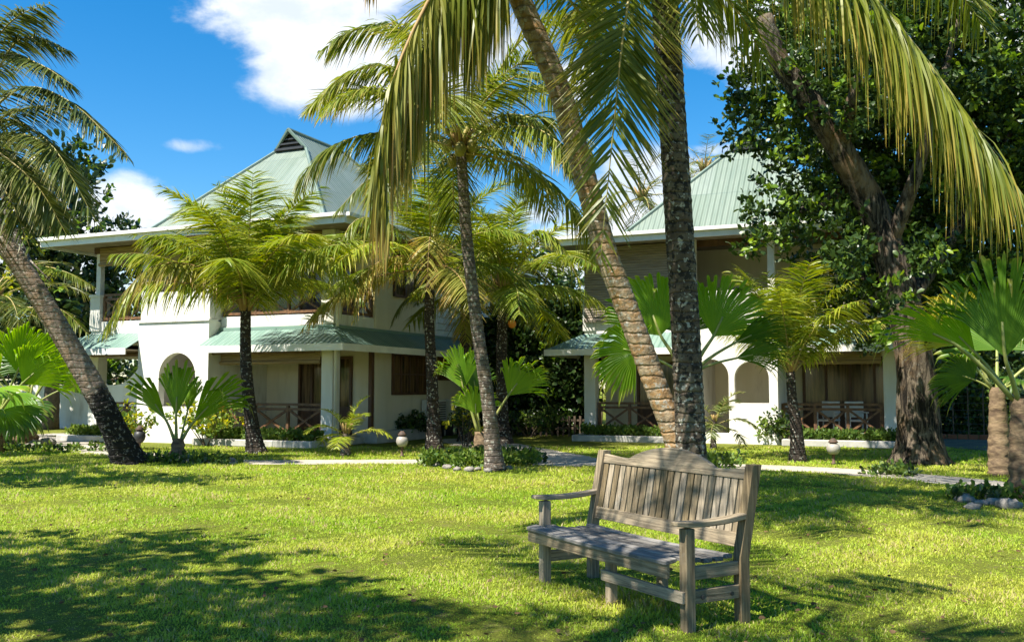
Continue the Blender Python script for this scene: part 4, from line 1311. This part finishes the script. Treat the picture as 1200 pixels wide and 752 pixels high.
BR = [M['hedge'], M['broad_light']]
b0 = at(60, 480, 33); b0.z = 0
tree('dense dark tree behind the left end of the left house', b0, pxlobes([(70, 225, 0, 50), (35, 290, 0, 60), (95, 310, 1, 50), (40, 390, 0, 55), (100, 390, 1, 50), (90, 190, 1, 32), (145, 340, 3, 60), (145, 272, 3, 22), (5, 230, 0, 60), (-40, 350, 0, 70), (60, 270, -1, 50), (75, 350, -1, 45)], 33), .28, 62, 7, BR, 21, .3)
b0 = at(-30, 470, 22); b0.z = 0
t = thing('leaning_sapling', 'slender leaning sapling with sparse yellow green leaves at the left edge', 'tree', gnd(136, 520))
b1 = gnd(136, 520)
mb = MB()
mb.tube(spline([Vector((0, 0, -.05)), at(108, 455, b1.y) - b1, at(70, 382, b1.y) - b1, at(35, 310, b1.y) - b1, at(8, 250, b1.y) - b1, at(0, 200, b1.y) - b1], 24), [.17 * (1 - .75 * i / 23) for i in range(24)], 10, wob=.05, rs=rs)
for q in ((28, 280, 25, 235), (20, 270, 45, 262), (30, 300, 60, 330)):
    mb.tube([at(q[0], q[1], b1.y) - b1, at(q[2], q[3], b1.y - .4) - b1], [.03, .008], 5)
mb.build('trunk', M['bark_grey'], t, True)
crown(t, 'crown', [(at(6, 212, b1.y) - b1, .3), (at(22, 238, b1.y) - b1, .28), (at(10, 265, b1.y) - b1, .35), (at(40, 285, b1.y) - b1, .3), (at(50, 318, b1.y) - b1, .3), (at(20, 330, b1.y) - b1, .35), (at(0, 300, b1.y) - b1, .35)], 60, .15, 4, [M['yellow_leaf'], M['shrub']], 31, light=.35)
b0 = at(600, 500, 37); b0.z = 0
tree('dark spreading tree far back between the houses', b0, pxlobes([(600, 380, 0, 60), (640, 330, 2, 50), (570, 320, 2, 60), (620, 430, 0, 60), (560, 420, 0, 50), (665, 410, 1, 40)], 37), .32, 36, 7, BR, 41, .3)
b0 = at(1150, 480, 40); b0.z = 0
tree('shaded tree filling the gap behind the right house', b0, pxlobes([(1130, 400, 0, 70), (1180, 350, 0, 90), (1220, 420, 0, 70), (1090, 440, 0, 40), (1060, 330, 2, 90)], 40), .34, 36, 7, BR, 43, .3)
b0 = Vector((14.5, 33, 0))
tree('dark tree beyond the right edge behind the fan palms', b0, [(Vector((14.5, 33, 4)), 3.0), (Vector((17, 34, 5)), 3.2), (Vector((13.0, 35, 6.5)), 2.6), (Vector((15, 33, 1.6)), 2.0)], .32, 22, 7, BR, 47, .3)
for (x, y, s_, lb) in ((-24, 52, 1.0, 'far tree behind the left garden wall'), (-34, 44, 1.1, 'far tree at the left horizon'), (2, 60, 1.15, 'far tree behind the gap between the houses'), (24, 50, 1.1, 'far tree at the right horizon')):
    tree(lb + ', dark and rounded', (x, y, 0), [(Vector((x + dx * s_, y, z * s_)), r * s_) for dx, z, r in ((-3, 3, 2.6), (0, 5, 3), (3, 3.4, 2.7), (0, 2, 2.4), (5, 2, 2), (-5, 2, 2))], .5, 12, 7, BR, int(60 + x), .3)


# tall hedge between the houses
def hedge(label, base, boxes, size, k, mats, seed, light=.06, name='hedge', stems=0):
    base = Vector(base)
    t = thing(name, label, 'hedge' if name == 'hedge' else 'shrub', base)
    rg = np.random.default_rng(seed)
    C, Nn = [], []
    for (c, hx, hy, z0, z1) in boxes:
        n = int(k * hx * (z1 - z0) * 4)
        p = rg.uniform(-1, 1, (n, 3))
        p[:, 1] = -np.abs(p[:, 1]) ** .5 * rg.choice([1, 1, 1, -1], n)
        zz_ = (p[:, 2] * .5 + .5)
        C.append(np.array(tuple(Vector(c) - base)) + np.stack([p[:, 0] * hx, p[:, 1] * hy, z0 + zz_ * (z1 - z0)], 1) + rg.normal(0, size * .5, (n, 3)))
        nn = p.copy(); nn[:, 2] *= .4
        Nn.append(nn)
    C, Nn = np.concatenate(C), np.concatenate(Nn)
    V, Q, UV = leaf_cloud(C, Nn, size, 6, seed)
    cl_ = (rg.uniform(0, 1, len(C)) < light).astype(int)
    np_mesh('foliage', V, Q, mats, t, UV, np.tile(np.repeat(cl_, 6), 3))
    if stems:
        mb = MB()
        rs = random.Random(seed)
        for (c, hx, hy, z0, z1) in boxes:
            for q in range(stems):
                x = rs.uniform(-hx, hx)
                p = Vector(c) - base + Vector((x, rs.uniform(-hy, hy) * .6, 0))
                mb.tube([p, p + Vector((rs.uniform(-.15, .15), 0, (z0 + z1) / 2)), p + Vector((rs.uniform(-.3, .3), 0, z1 * .95))], [.045, .035, .01], 6)
        mb.build('stem', M['twig'], t, True)
    return t


c = at(630, 505, 30); c.z = 0
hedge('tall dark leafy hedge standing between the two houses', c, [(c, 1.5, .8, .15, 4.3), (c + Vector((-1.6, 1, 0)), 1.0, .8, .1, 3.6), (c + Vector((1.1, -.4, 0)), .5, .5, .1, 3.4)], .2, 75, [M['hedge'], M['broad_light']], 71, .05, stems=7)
c = at(1130, 470, 30); c.z = 0
hedge('leafy hedge behind the wire fence at the right', c, [(c, 2.2, .6, .0, 1.9)], .2, 45, [M['hedge'], M['shrub']], 73, .25, stems=6)
# planters with low ground cover
for (base, x0, x1, lb, lb2) in ((PL, 4.75, 8.4, 'low clipped hedge in the bed before the left porch', 'pale kerb of the bed before the left porch'), (PR, 5.55, 8.4, 'low clipped hedge in the bed before the right porch', 'pale kerb of the bed before the right porch'),
                                (PR, 0.0, 3.0, 'low clipped hedge at the foot of the right house corner column', 'pale kerb by the right house corner column'), (PL, .0, 2.2, 'low clipped hedge below the far left porch', 'pale kerb of the bed below the far left porch')):
    kerb_bed(base, x0, x1, -1.05, -.16, lb2)
    p0 = hl(base, (x0 + x1) / 2, -.55)
    t = thing('low_hedge', lb, 'hedge', p0, HR)
    rg = np.random.default_rng(int(x0 * 10) + 5)
    n = int((x1 - x0) * 150)
    C = np.stack([rg.uniform(-(x1 - x0) / 2 + .18, (x1 - x0) / 2 - .18, n), rg.uniform(-.3, .32, n), .12 + rg.uniform(0, 1, n) ** .6 * .22], 1)
    V, Q, UV = leaf_cloud(C, np.tile(np.array([[0, -.3, 1.0]]), (n, 1)), .1, 6, 9)
    np_mesh('foliage', V, Q, [M['shrub']], t, UV)


def shrub(label, px, py, w, hgt, mats, seed, size=.12, light=.3, flowers=0, k=160):
    b0 = gnd(px, py)
    t = thing('shrub', label, 'shrub', b0)
    rs = random.Random(seed)
    lobes = [(Vector((rs.uniform(-.6, .6) * w / 2, rs.uniform(-.3, .3) * w / 2, hgt * rs.uniform(.45, .75))), (w * .26, w * .24, hgt * .3)) for _ in range(6)]
    crown(t, 'foliage', lobes, k, size, 6, mats, seed, light)
    mb = MB()
    for q in range(7):
        a = q * .9
        mb.tube([(math.cos(a) * .05, math.sin(a) * .05, -.02), (math.cos(a) * w * .2, math.sin(a) * w * .15, hgt * .4), (math.cos(a) * w * .32, math.sin(a) * w * .25, hgt * .7)], [.016, .012, .006], 5)
    mb.build('stem', M['twig'], t)
    for q in range(flowers):
        c = Vector((rs.uniform(.2, .5) * w, -.3 * w, hgt * rs.uniform(.75, .95)))
        fb = MB()
        for s_ in range(5):
            a = s_ * 1.257
            d1 = Vector((math.cos(a), -.4, math.sin(a)))
            d2 = Vector((math.cos(a + .6), -.3, math.sin(a + .6)))
            fb.add([c, c + d2 * .055, c + d1 * .1, c + Vector((math.cos(a - .6), -.3, math.sin(a - .6))) * .055], [(0, 1, 2, 3)])
        fb.build('flower', M['red'], t)
    return t


SH = [M['shrub'], M['yellow_leaf']]
shrub('yellowish shrub beside the charred leaning trunk', 152, 527, 1.3, 1.0, SH, 3, light=.45)
shrub('rounded green shrub with a red flower in front of the arch', 242, 522, 1.9, 1.05, SH, 5, flowers=1, light=.25)
shrub('dark round shrub at the corner of the right tower', 918, 521, 1.15, .9, [M['hedge'], M['shrub']], 7, light=.35)
shrub('low dark shrub below the air conditioners', 475, 514, 2.0, .75, [M['hedge'], M['shrub']], 9, light=.2)
shrub('pale leaved shrub beside the fan palm clump', 545, 523, .9, 1.1, [M['hedge'], M['yellow_leaf']], 11, light=.3)
shrub('bright shrub at the open corner of the right porch', 703, 503, .7, 2.4, SH, 13, light=.4, k=70)
shrub('low bushy plant at the foot of the tall hedge', 620, 512, 1.8, .8, [M['hedge'], M['shrub']], 15, light=.4)
shrub('small shrub in front of the right porch beside the large trunk', 1036, 516, .8, .75, [M['hedge'], M['shrub']], 17, light=.4)


# ground cover round the palm feet
def groundcover(label, spots, seed, mats):
    rg = np.random.default_rng(seed)
    C = []
    for (px, py, rx, ry, n, hh) in spots:
        c = gnd(px, py)
        a = rg.uniform(0, 2 * math.pi, n)
        r = rg.uniform(0, 1, n) ** .5
        C.append(np.stack([c.x + np.cos(a) * r * rx, c.y + np.sin(a) * r * ry, rg.uniform(.02, hh, n)], 1))
    C = np.concatenate(C)
    V, Q, UV = leaf_cloud(C, np.tile(np.array([[0, -.2, 1.0]]), (len(C), 1)), .1, 6, seed)
    rgm = np.random.default_rng(seed)
    o = np_mesh('ground_cover', V, Q, mats, None, UV, np.tile(np.repeat((rgm.uniform(0, 1, len(C)) < .25).astype(int), 6), 3))
    return tag(o, label, 'weeds', kind='stuff')


groundcover('leafy weeds growing at the feet of the garden palms', [(560, 545, 1.1, .8, 420, .22), (605, 542, .5, .5, 120, .2), (210, 542, .9, .3, 60, .14), (240, 543, .8, .3, 40, .12), (60, 529, 1.5, .5, 90, .12), (1165, 586, .6, .4, 60, .12), (1045, 556, .4, .4, 60, .12), (848, 548, .4, .3, 50, .2), (790, 585, .9, .5, 160, .16)], 5, [M['shrub'], M['hedge']])


# stones
def stone(name, label, p, s, seed, group):
    rs = random.Random(seed)
    mb = MB()
    n, m_ = 9, 6
    for i in range(m_ + 1):
        th = math.pi * i / m_
        for k in range(n):
            a = 2 * math.pi * k / n
            r = s * (1 + rs.uniform(-.2, .2))
            mb.v.append((math.cos(a) * math.sin(th) * r * 1.2, math.sin(a) * math.sin(th) * r, math.cos(th) * r * .65 + s * .3))
    for i in range(m_):
        for k in range(n):
            mb.f.append((i * n + k, i * n + (k + 1) % n, (i + 1) * n + (k + 1) % n, (i + 1) * n + k)); mb.m.append(0); mb.uv.append(None)
    o = mb.build(name, M['stone'], None, True)
    o.location = p
    o.rotation_euler = (0, 0, rs.uniform(0, 6))
    return tag(o, label, 'stone', group)


q = 0
for px in range(178, 272, 7):
    stone('border_stone', 'rough grey stone in the border row by the small fan palm', gnd(px + random.uniform(-2, 2), 541 + random.uniform(-1.5, 1.5)), random.uniform(.08, .14), q, 'stones bordering the small fan palm bed'); q += 1
for (px, py) in ((1132, 588), (1142, 580), (1150, 592), (1158, 584), (1166, 592), (1150, 576), (1172, 580), (1140, 596), (1182, 596), (1176, 588)):
    stone('bed_stone', 'rough stone scattered at the foot of the large right fan palm', gnd(px, py), random.uniform(.06, .13), q, 'stones round the large fan palm'); q += 1
for (px, py) in ((10, 523), (20, 519), (42, 522), (55, 521), (36, 526)):
    stone('pale_stone', 'pale stone ringing the foot of the left fan palm', gnd(px, py), random.uniform(.14, .22), q, 'stones round the left fan palm'); q += 1
for (px, py) in ((512, 546), (524, 549), (536, 551), (550, 552), (560, 551), (572, 553), (596, 550)):
    stone('clump_stone', 'dark small stone edging the weedy clump under the slim palm', gnd(px, py), random.uniform(.05, .09), q, 'stones edging the weedy clump'); q += 1


# garden lamps
def lamp(label, px, py, s, opal=True):
    l = thing('garden_lamp', label, 'lamp', gnd(px, py), 0, 'low garden lamps on the lawn')
    MB().lathe([(.05, 0), (.05, .03), (.03, .04), (.03, .2 * s / .5), (.07, .22 * s / .5)], 12).build('post', M['terracotta'], l, True)
    MB().lathe([(.07, .22 * s / .5), (.11, .27 * s / .5), (.13, .34 * s / .5), (.11, .42 * s / .5), (.06, .45 * s / .5)], 16).build('shade', M['opal' if opal else 'dark_metal'], l, True)
    MB().lathe([(.06, .45 * s / .5), (.09, .47 * s / .5), (.09, .49 * s / .5), (.03, .56 * s / .5)], 12).build('cap', M['terracotta'], l, True)


lamp('low garden lamp with a white globe near the house corner path', 471, 535, .48)
lamp('low garden lamp with a white globe in front of the large trunk', 977, 544, .44)
lamp('low dark metal garden lamp beside the charred trunk', 163, 531, .55, False)

# chairs on the right porch
for k, (x, lb) in enumerate(((6.5, 'white chair on the right porch nearer the arches'), (7.2, 'white chair on the right porch nearer the end column'))):
    ch = thing('porch_chair', lb, 'chair', hl(PR, x, .95, .17), HR + (.3 if k else -.25), 'white chairs on the right porch')
    MB().box(-.24, .24, -.24, .24, .4, .45).build('seat', M['metal_white'], ch, bevel=.015)
    MB().box(-.24, .24, .2, .24, .5, .92).build('backrest', M['metal_white'], ch, bevel=.015)
    for lx_, ly_, zt in ((-.21, -.21, .62), (.21, -.21, .62), (-.21, .22, .9), (.21, .22, .9)):
        MB().tube([(lx_, ly_, 0), (lx_, ly_, zt)], .02, 7).build('leg', M['metal_white'], ch, True)
    for lx_ in (-.23, .23):
        MB().box(lx_ - .025, lx_ + .025, -.25, .22, .62, .65).build('arm', M['metal_white'], ch)

# garden walls and fence in the background
c = at(70, 505, 34)
gw = thing('garden_wall', 'cream garden wall with a curved top behind the left house', 'wall', (c.x, c.y, 0), HR * .6)
mb = MB()
xs = np.linspace(-9, 9, 73)
prof = [1.55 + (1.35 * (0.5 - 0.5 * math.cos(math.pi * min(1, max(0, (x - 2.3) / 1.9))))) * (1 if x < 4.6 else 0) for x in xs]
for a, b_, za, zb in zip(xs[:-1], xs[1:], prof[:-1], prof[1:]):
    mb.add([(a, 0, 0), (b_, 0, 0), (b_, .25, 0), (a, .25, 0), (a, 0, za), (b_, 0, zb), (b_, .25, zb), (a, .25, za)], [(4, 5, 6, 7), (0, 1, 5, 4), (2, 3, 7, 6)])
mb.build('wall_panel', M['plaster'], gw)
MB().box(4.1, 4.7, -.05, .3, 0, 3.0).box(4.03, 4.77, -.1, .36, 3.0, 3.1).build('pillar', M['plaster'], gw, bevel=.02)
c = at(1135, 497, 27.5)
fe = thing('wire_fence', 'dark slim wire fence in front of the hedge at the right', 'fence', (c.x, c.y, 0), HR)
mb = MB()
for k in range(11):
    mb.bar((-2 + k * .4, 0, 0), (-2 + k * .4, 0, 1.5), .035, .035, up=(0, 1, 0))
mb.build('post', M['twig'], fe)
mb = MB()
for k in range(7):
    mb.tube([(-2.1, 0, .2 + k * .2), (2.1, 0, .2 + k * .2)], .008, 5)
mb.build('wire', M['dark_metal'], fe)
c = at(1135, 499, 26.5)
bk = thing('brick_edging', 'low row of red brick edging below the right hedge', 'edging', (c.x, c.y, 0), HR)
mb = MB()
for k in range(14):
    mb.box(-1.9 + k * .27, -1.65 + k * .27, 0, .18, 0, .14)
mb.build('brick', mottled('red_brick', (0.3, 0.12, 0.06), (0.22, 0.09, 0.05), 6, 0.9, 0.1, 0.3), bk, bevel=.008)
# low fence at the foot of the tall hedge
c = at(600, 508, 28.5)
fe = thing('picket_fence', 'low brown picket fence at the foot of the tall hedge', 'fence', (c.x, c.y, 0), 0)
mb = MB()
for k in range(22):
    mb.box(-1.2 + k * .17, -1.14 + k * .17, 0, .03, 0, .6)
mb.build('picket', M['twig'], fe)
MB().box(-1.25, 2.55, .031, .07, .2, .27).box(-1.25, 2.55, .031, .07, .44, .5).build('fence_rail', M['twig'], fe)

# ------------------------------------------------------------------ the bench
ax = Vector((0.498, -0.867, 0)).normalized()
bx_ = Vector((0.867, 0.498, 0)).normalized()
FLp = Vector((0.244, 7.05, 0))
bench = thing('garden_bench', 'weathered grey teak garden bench with a curved crest on the lawn', 'bench', FLp, math.atan2(ax.y, ax.x))
# local axes: x along the bench to its right end, y backwards, z up
BL, BD = 1.60, 0.43


def uvbox(mb, x0, x1, y0, y1, z0, z1, M_=None, mi=0):
    """box whose UV u runs along its longest side, in metres, with a random offset"""
    v = [(x0, y0, z0), (x1, y0, z0), (x1, y1, z0), (x0, y1, z0), (x0, y0, z1), (x1, y0, z1), (x1, y1, z1), (x0, y1, z1)]
    fs = [(0, 3, 2, 1), (4, 5, 6, 7), (0, 1, 5, 4), (1, 2, 6, 5), (2, 3, 7, 6), (3, 0, 4, 7)]
    dims = (x1 - x0, y1 - y0, z1 - z0)
    l = dims.index(max(dims))
    o1, o2 = random.uniform(0, 9), random.uniform(0, 9)
    others = [i for i in range(3) if i != l]
    uvs = [[(v[i][l] + o1, v[i][others[0]] + v[i][others[1]] + o2) for i in f] for f in fs]
    mb.add(v, fs, mi, M_, uvs)


def lean(z):
    return 0.0 if z < .4 else (z - .4) * .21


tk = M['teak']
# front legs carry the arms, rear legs run up into the back posts
for x in (0, BL):
    mb = MB()
    uvbox(mb, x - .033, x + .033, -.035, .035, -.03, .6)
    mb.build('leg', tk, bench, bevel=.006)
    mb = MB()
    zs = [-.03, .2, .4, .6, .8, .955]
    for k in range(len(zs) - 1):
        z0, z1 = zs[k], zs[k + 1]
        y0, y1 = BD + lean(z0), BD + lean(z1)
        w = .034
        v = [(x - w, y0 - .035, z0), (x + w, y0 - .035, z0), (x + w, y0 + .035, z0), (x - w, y0 + .035, z0), (x - w, y1 - .035, z1), (x + w, y1 - .035, z1), (x + w, y1 + .035, z1), (x - w, y1 + .035, z1)]
        fs = [(0, 1, 5, 4), (1, 2, 6, 5), (2, 3, 7, 6), (3, 0, 4, 7)]
        if k == len(zs) - 2:
            fs.append((4, 5, 6, 7))
        mb.add(v, fs, 0, None, [[(v[i][2], v[i][0] + v[i][1] + x) for i in f] for f in fs])
    mb.build('leg', tk, bench)
    # side stretcher and seat rail
    mb = MB()
    uvbox(mb, x - .018, x + .018, .035, BD - .035, .155, .235)
    mb.build('stretcher', tk, bench, bevel=.005)
    bo = MB()
    sx = 1 if x > 0 else -1
    for yy_ in (.1, BD - .1):
        bo.tube([(x + sx * .018, yy_, .19), (x + sx * .026, yy_, .19)], .013, 10)
    bo.build('bolt', M['dark_metal'], bench)
    mb = MB()
    uvbox(mb, x - .017, x + .017, .035, BD - .035, .295, .375)
    mb.build('seat_rail', tk, bench, bevel=.005)
    # arm, slightly dished
    mb = MB()
    n = 8
    y0, y1 = -.1, BD + .08
    vv, ff, uu = [], [], []
    for k in range(n + 1):
        t_ = k / n
        y = y0 + (y1 - y0) * t_
        z = .605 + .018 * (t_ - .35) ** 2 * 4 + (.006 if k == 0 else 0)
        hwid = .042 * (.75 if k == 0 else (1.0 if t_ < .7 else 1 - .35 * (t_ - .7) / .3))
        th = .034 if k else .026
        vv += [(x - hwid, y, z), (x + hwid, y, z), (x + hwid, y, z + th), (x - hwid, y, z + th)]
        if k:
            o_ = (k - 1) * 4
            for j in range(4):
                ff.append((o_ + j, o_ + (j + 1) % 4, o_ + 4 + (j + 1) % 4, o_ + 4 + j))
    ff += [(3, 2, 1, 0), (n * 4, n * 4 + 1, n * 4 + 2, n * 4 + 3)]
    uu = [[(vv[i][1] + x * 3, vv[i][0] + vv[i][2]) for i in f] for f in ff]
    mb.add(vv, ff, 0, None, uu)
    mb.build('arm', tk, bench, bevel=.006)
# middle leg, its rail to the right leg, and the hidden middle bearer
mb = MB(); uvbox(mb, .80, .862, -.03, .03, -.03, .36); mb.build('leg', tk, bench, bevel=.005)
mb = MB(); uvbox(mb, .79, BL + .02, -.058, -.032, .165, .235); mb.build('stretcher', tk, bench, bevel=.004)
mb = MB(); uvbox(mb, .81, .85, .03, BD - .03, .29, .36); mb.build('seat_rail', tk, bench, bevel=.004)
mb = MB(); uvbox(mb, .80, .86, BD - .03, BD + .03, -.03, .36); mb.build('leg', tk, bench, bevel=.005)
# seat: apron plus six long slats, dipping a little toward the middle
mb = MB(); uvbox(mb, -.055, BL - .05, -.115, -.09, .305, .395); mb.build('apron', M['teak'], bench, bevel=.005)
ys = [-.125, -.02, .07, .16, .25, .34, .415]
dip = [.0, .004, -.014, -.024, -.022, -.012]
for k in range(6):
    ya, yb = ys[k], ys[k + 1] - .02
    x0, x1 = (-.06, BL - .045) if k == 0 else ((.037, BL - .037) if k < 5 else (.037, BL - .037))
    if k == 0:
        pass
    vv, ff = [], []
    n = 10
    for i in range(n + 1):
        x = x0 + (x1 - x0) * i / n
        sag = -.012 * math.sin(math.pi * i / n)
        zb_, zt = .398 + dip[k] + sag - (.0 if k else .0), .424 + dip[k] + sag
        tilt_ = -.012 if k == 0 else (.0)
        vv += [(x, ya, zb_ + tilt_), (x, yb, zb_), (x, yb, zt), (x, ya, zt + tilt_)]
        if i:
            o_ = (i - 1) * 4
            for j in range(4):
                ff.append((o_ + j, o_ + 4 + j, o_ + 4 + (j + 1) % 4, o_ + (j + 1) % 4))
    ff += [(0, 1, 2, 3), (n * 4 + 3, n * 4 + 2, n * 4 + 1, n * 4)]
    o1 = random.uniform(0, 9)
    mb = MB(); mb.add(vv, ff, 0, None, [[(vv[i][0] + o1, vv[i][1] + vv[i][2] + o1) for i in f] for f in ff])
    mb.build('seat_slat', M['teak_grey'], bench, bevel=.005)


# back: built in a leaning plane
def bp(x, z, off=0.0):
    return (x, BD + lean(z) + off, z)


def crest(x):
    t_ = (x - .034) / (BL - .068)
    c_ = abs(t_ - .5) / .5
    if c_ < .6:
        return .91 + .105 * (math.cos(c_ / .6 * math.pi / 2) ** .75)
    return .91 + .018 * ((c_ - .6) / .4) ** 1.5


vv, ff = [], []
n = 48
for i in range(n + 1):
    x = .034 + (BL - .068) * i / n
    zt, zb_ = crest(x), .862
    vv += [bp(x, zb_, -.017), bp(x, zt, -.017), bp(x, zt, .017), bp(x, zb_, .017)]
    if i:
        o_ = (i - 1) * 4
        for j in range(4):
            ff.append((o_ + j, o_ + 4 + j, o_ + 4 + (j + 1) % 4, o_ + (j + 1) % 4))
mb = MB(); mb.add(vv, ff, 0, None, [[(vv[i][0], vv[i][2] * 1.1 + vv[i][1] * .1) for i in f] for f in ff])
mb.build('crest_rail', tk, bench, bevel=.004)
vv, ff = [], []
for i, (x, z, o_) in enumerate([(x, z, o) for x in (.034, BL - .034) for z in (.45, .535) for o in (-.016, .016)]):
    vv.append(bp(x, z, o_))
ff = [(0, 4, 6, 2), (1, 3, 7, 5), (2, 6, 7, 3), (0, 1, 5, 4)]
mb = MB(); mb.add(vv, ff, 0, None, [[(vv[i][0] + 4, vv[i][2]) for i in f] for f in ff])
mb.build('back_rail', tk, bench, bevel=.004)
ns = 22
for k in range(ns):
    x = .034 + (BL - .068) * (k + .5) / ns
    w = .0275
    vv = [bp(a, z, o) for a in (x - w, x + w) for z in (.533, .864) for o in (-.009, .009)]
    fs = [(0, 4, 6, 2), (1, 3, 7, 5), (0, 2, 3, 1), (4, 5, 7, 6)]
    o1 = random.uniform(0, 9)
    mb = MB(); mb.add(vv, fs, 0, None, [[(vv[i][2] + o1, vv[i][0] + vv[i][1] + o1) for i in f] for f in fs])
    mb.build('back_slat', tk, bench)

# ------------------------------------------------------------------ trees behind the camera that shade the foreground
def shade_tree(label, base, lobes, seed):
    tree(label, base, [(Vector(c), r) for c, r in lobes], .24, 60, 7, [M['broad'], M['broad_light']], seed, .25, name='shade_tree')


shade_tree('large tree beside the photographer shading the lawn at bottom left', (-9.5, 1.0, 0), [((-7.3, 5.6, 6.6), 1.5), ((-6.3, 4.2, 6.6), 1.5), ((-5.3, 3.6, 6.8), 1.1), ((-4.6, 3.2, 6.8), .8), ((-8.4, 4.0, 7), 2.0)], 81)
b0 = Vector((-3.4, 0.6, 0))
palm('unseen coconut palm added beside the photographer to throw frond shadows over the bench', b0, [b0, Vector((-3.3, .9, 2.4)), Vector((-2.9, 1.9, 4.8)), Vector((-2.5, 3.3, 6.9))], .16, 11, 3.7, .8, M['coco'], 137, (50, 5), bark='bark_grey', hang=.4)  # out-of-view palm added so its fronds dapple the bench and lawn
shade_tree('tree beyond the left edge shading the middle lawn', (-13.5, 12.5, 0), [((-10.2, 12.6, 6.2), 1.5), ((-9.0, 12.2, 6.4), 1.0), ((-11.8, 13.2, 6.2), 1.7), ((-8.0, 12.4, 6.4), .6)], 83)

# ------------------------------------------------------------------ lawn blades
def in_paths(x, y):
    m_ = np.zeros(len(x), bool)
    for pp, w in PATHS:
        pts = [gnd(*p) for p in pp]
        c = spline(pts, 90)
        cxy = np.array([(p.x, p.y) for p in c])
        for a in cxy:
            m_ |= (x - a[0]) ** 2 + (y - a[1]) ** 2 < (w * .47) ** 2
    return m_


def lawn():
    rg = np.random.default_rng(12)
    xs, ys = [], []
    Yc = np.linspace(4.3, 23.0, 120)
    for y0, y1 in zip(Yc[:-1], Yc[1:]):
        ym = (y0 + y1) / 2
        den = 11500 * min(1.0, (6.6 / ym) ** 1.9)
        hw_ = ym * .60 + .6
        n = int(den * (y1 - y0) * hw_ * 2)
        xs.append(rg.uniform(-hw_, hw_, n)); ys.append(rg.uniform(y0, y1, n))
    x, y = np.concatenate(xs), np.concatenate(ys)
    # clump the blades a little
    lx = .75 * np.sin(x * 31.3 + 1.3 * np.sin(y * 23)) * np.sin(y * 27.7 + 1.1 * np.sin(x * 19)) + np.sin(x * 2.3 + 1.7 * np.sin(y * 1.9)) + np.sin(y * 3.1 + 1.3 * np.sin(x * 2.7)) + .7 * np.sin(x * 7.1 + y * 5.3) + .6 * np.sin(x * 13.7 - y * 11.9)
    keep = rg.uniform(0, 1, len(x)) < np.clip(.72 + .2 * lx, .42, 1)
    keep &= ~in_paths(x, y)
    # dirt patch at the right stays thin
    keep &= ~((((x - c0.x) / 1.5) ** 2 + ((y - c0.y) / 3.2) ** 2 < 1) & (rg.uniform(0, 1, len(x)) < .85))
    # keep off the houses
    for base in (PL, PR):
        lx_ = (x - base.x) * CO.x + (y - base.y) * CO.y
        ly_ = (x - base.x) * SI.x + (y - base.y) * SI.y
        keep &= ~((lx_ > -.1) & (lx_ < W + .1) & (ly_ > -1.1))
    x, y, lx = x[keep], y[keep], lx[keep]
    n = len(x)
    far = np.clip(y / 7.0, 1, 2.6)
    L = rg.uniform(.010, .031, n) * far ** .6 * np.clip(1 + .28 * lx, .4, 2)
    under = np.exp(-(((x - .95) / .55) ** 2 + ((y - 6.5) / .6) ** 2))
    L *= 1 + 1.5 * under * rg.uniform(0, 1, n)
    Wd = rg.uniform(.0038, .0078, n) * far * (1 + .5 * under)
    a = rg.uniform(0, 2 * math.pi, n)
    tl = rg.uniform(.2, 1.45, n)
    d = np.stack([np.cos(a) * np.sin(tl), np.sin(a) * np.sin(tl), np.cos(tl)], 1)
    d2 = d + np.array([0, 0, -.45]); d2 /= np.linalg.norm(d2, axis=1)[:, None]
    b2 = a + rg.normal(0, .6, n)
    s_ = np.stack([-np.sin(b2), np.cos(b2), np.zeros(n)], 1)
    p = np.stack([x, y, np.full(n, -.004)], 1)
    mid = p + d * (L * .6)[:, None]
    tip = mid + d2 * (L * .55)[:, None]
    V = np.stack([p - s_ * (Wd * .5)[:, None], p + s_ * (Wd * .5)[:, None], mid - s_ * (Wd * .5)[:, None], mid + s_ * (Wd * .5)[:, None], tip - s_ * (Wd * .12)[:, None], tip + s_ * (Wd * .12)[:, None]], 1).reshape(-1, 3)
    b_ = np.arange(n) * 6
    Q = np.concatenate([np.stack([b_, b_ + 1, b_ + 3, b_ + 2], 1), np.stack([b_ + 2, b_ + 3, b_ + 5, b_ + 4], 1)])
    u = np.clip(rg.uniform(0, 1, n) + .08 * lx, 0, 1)
    UV = np.stack([np.repeat(u, 6), np.tile(np.array([0, 0, .5, .5, 1, 1]), n)], 1)
    o = np_mesh('lawn_grass', V, Q, M['blade'], None, UV)
    tag(o, 'short sunlit green grass covering the lawn', 'grass', kind='stuff')


lawn()


def litter():
    rg = np.random.default_rng(44)
    n = 900
    y = 4.6 + 15 * rg.uniform(0, 1, n) ** 1.3
    x = rg.uniform(-.58, .58, n) * y
    C = np.stack([x, y, rg.uniform(.012, .03, n)], 1)
    a = rg.uniform(0, 6.28, n)
    V, Q, UV = leaf_cloud(C, np.stack([np.cos(a) * 9, np.sin(a) * 9, np.full(n, -.7)], 1), .04, 1, 45, spread=.5)
    V[:, 2] = np.clip(V[:, 2], .008, .05)
    o = np_mesh('leaf_litter', V, Q, M['litter'], None, UV)
    tag(o, 'small dry brown leaves scattered over the lawn', 'dead leaves', kind='stuff')


M['litter'] = mottled('dry_brown_leaf', (0.2, 0.12, 0.05), (0.07, 0.04, 0.025), 3, 0.8, 0.2, 0)
litter()
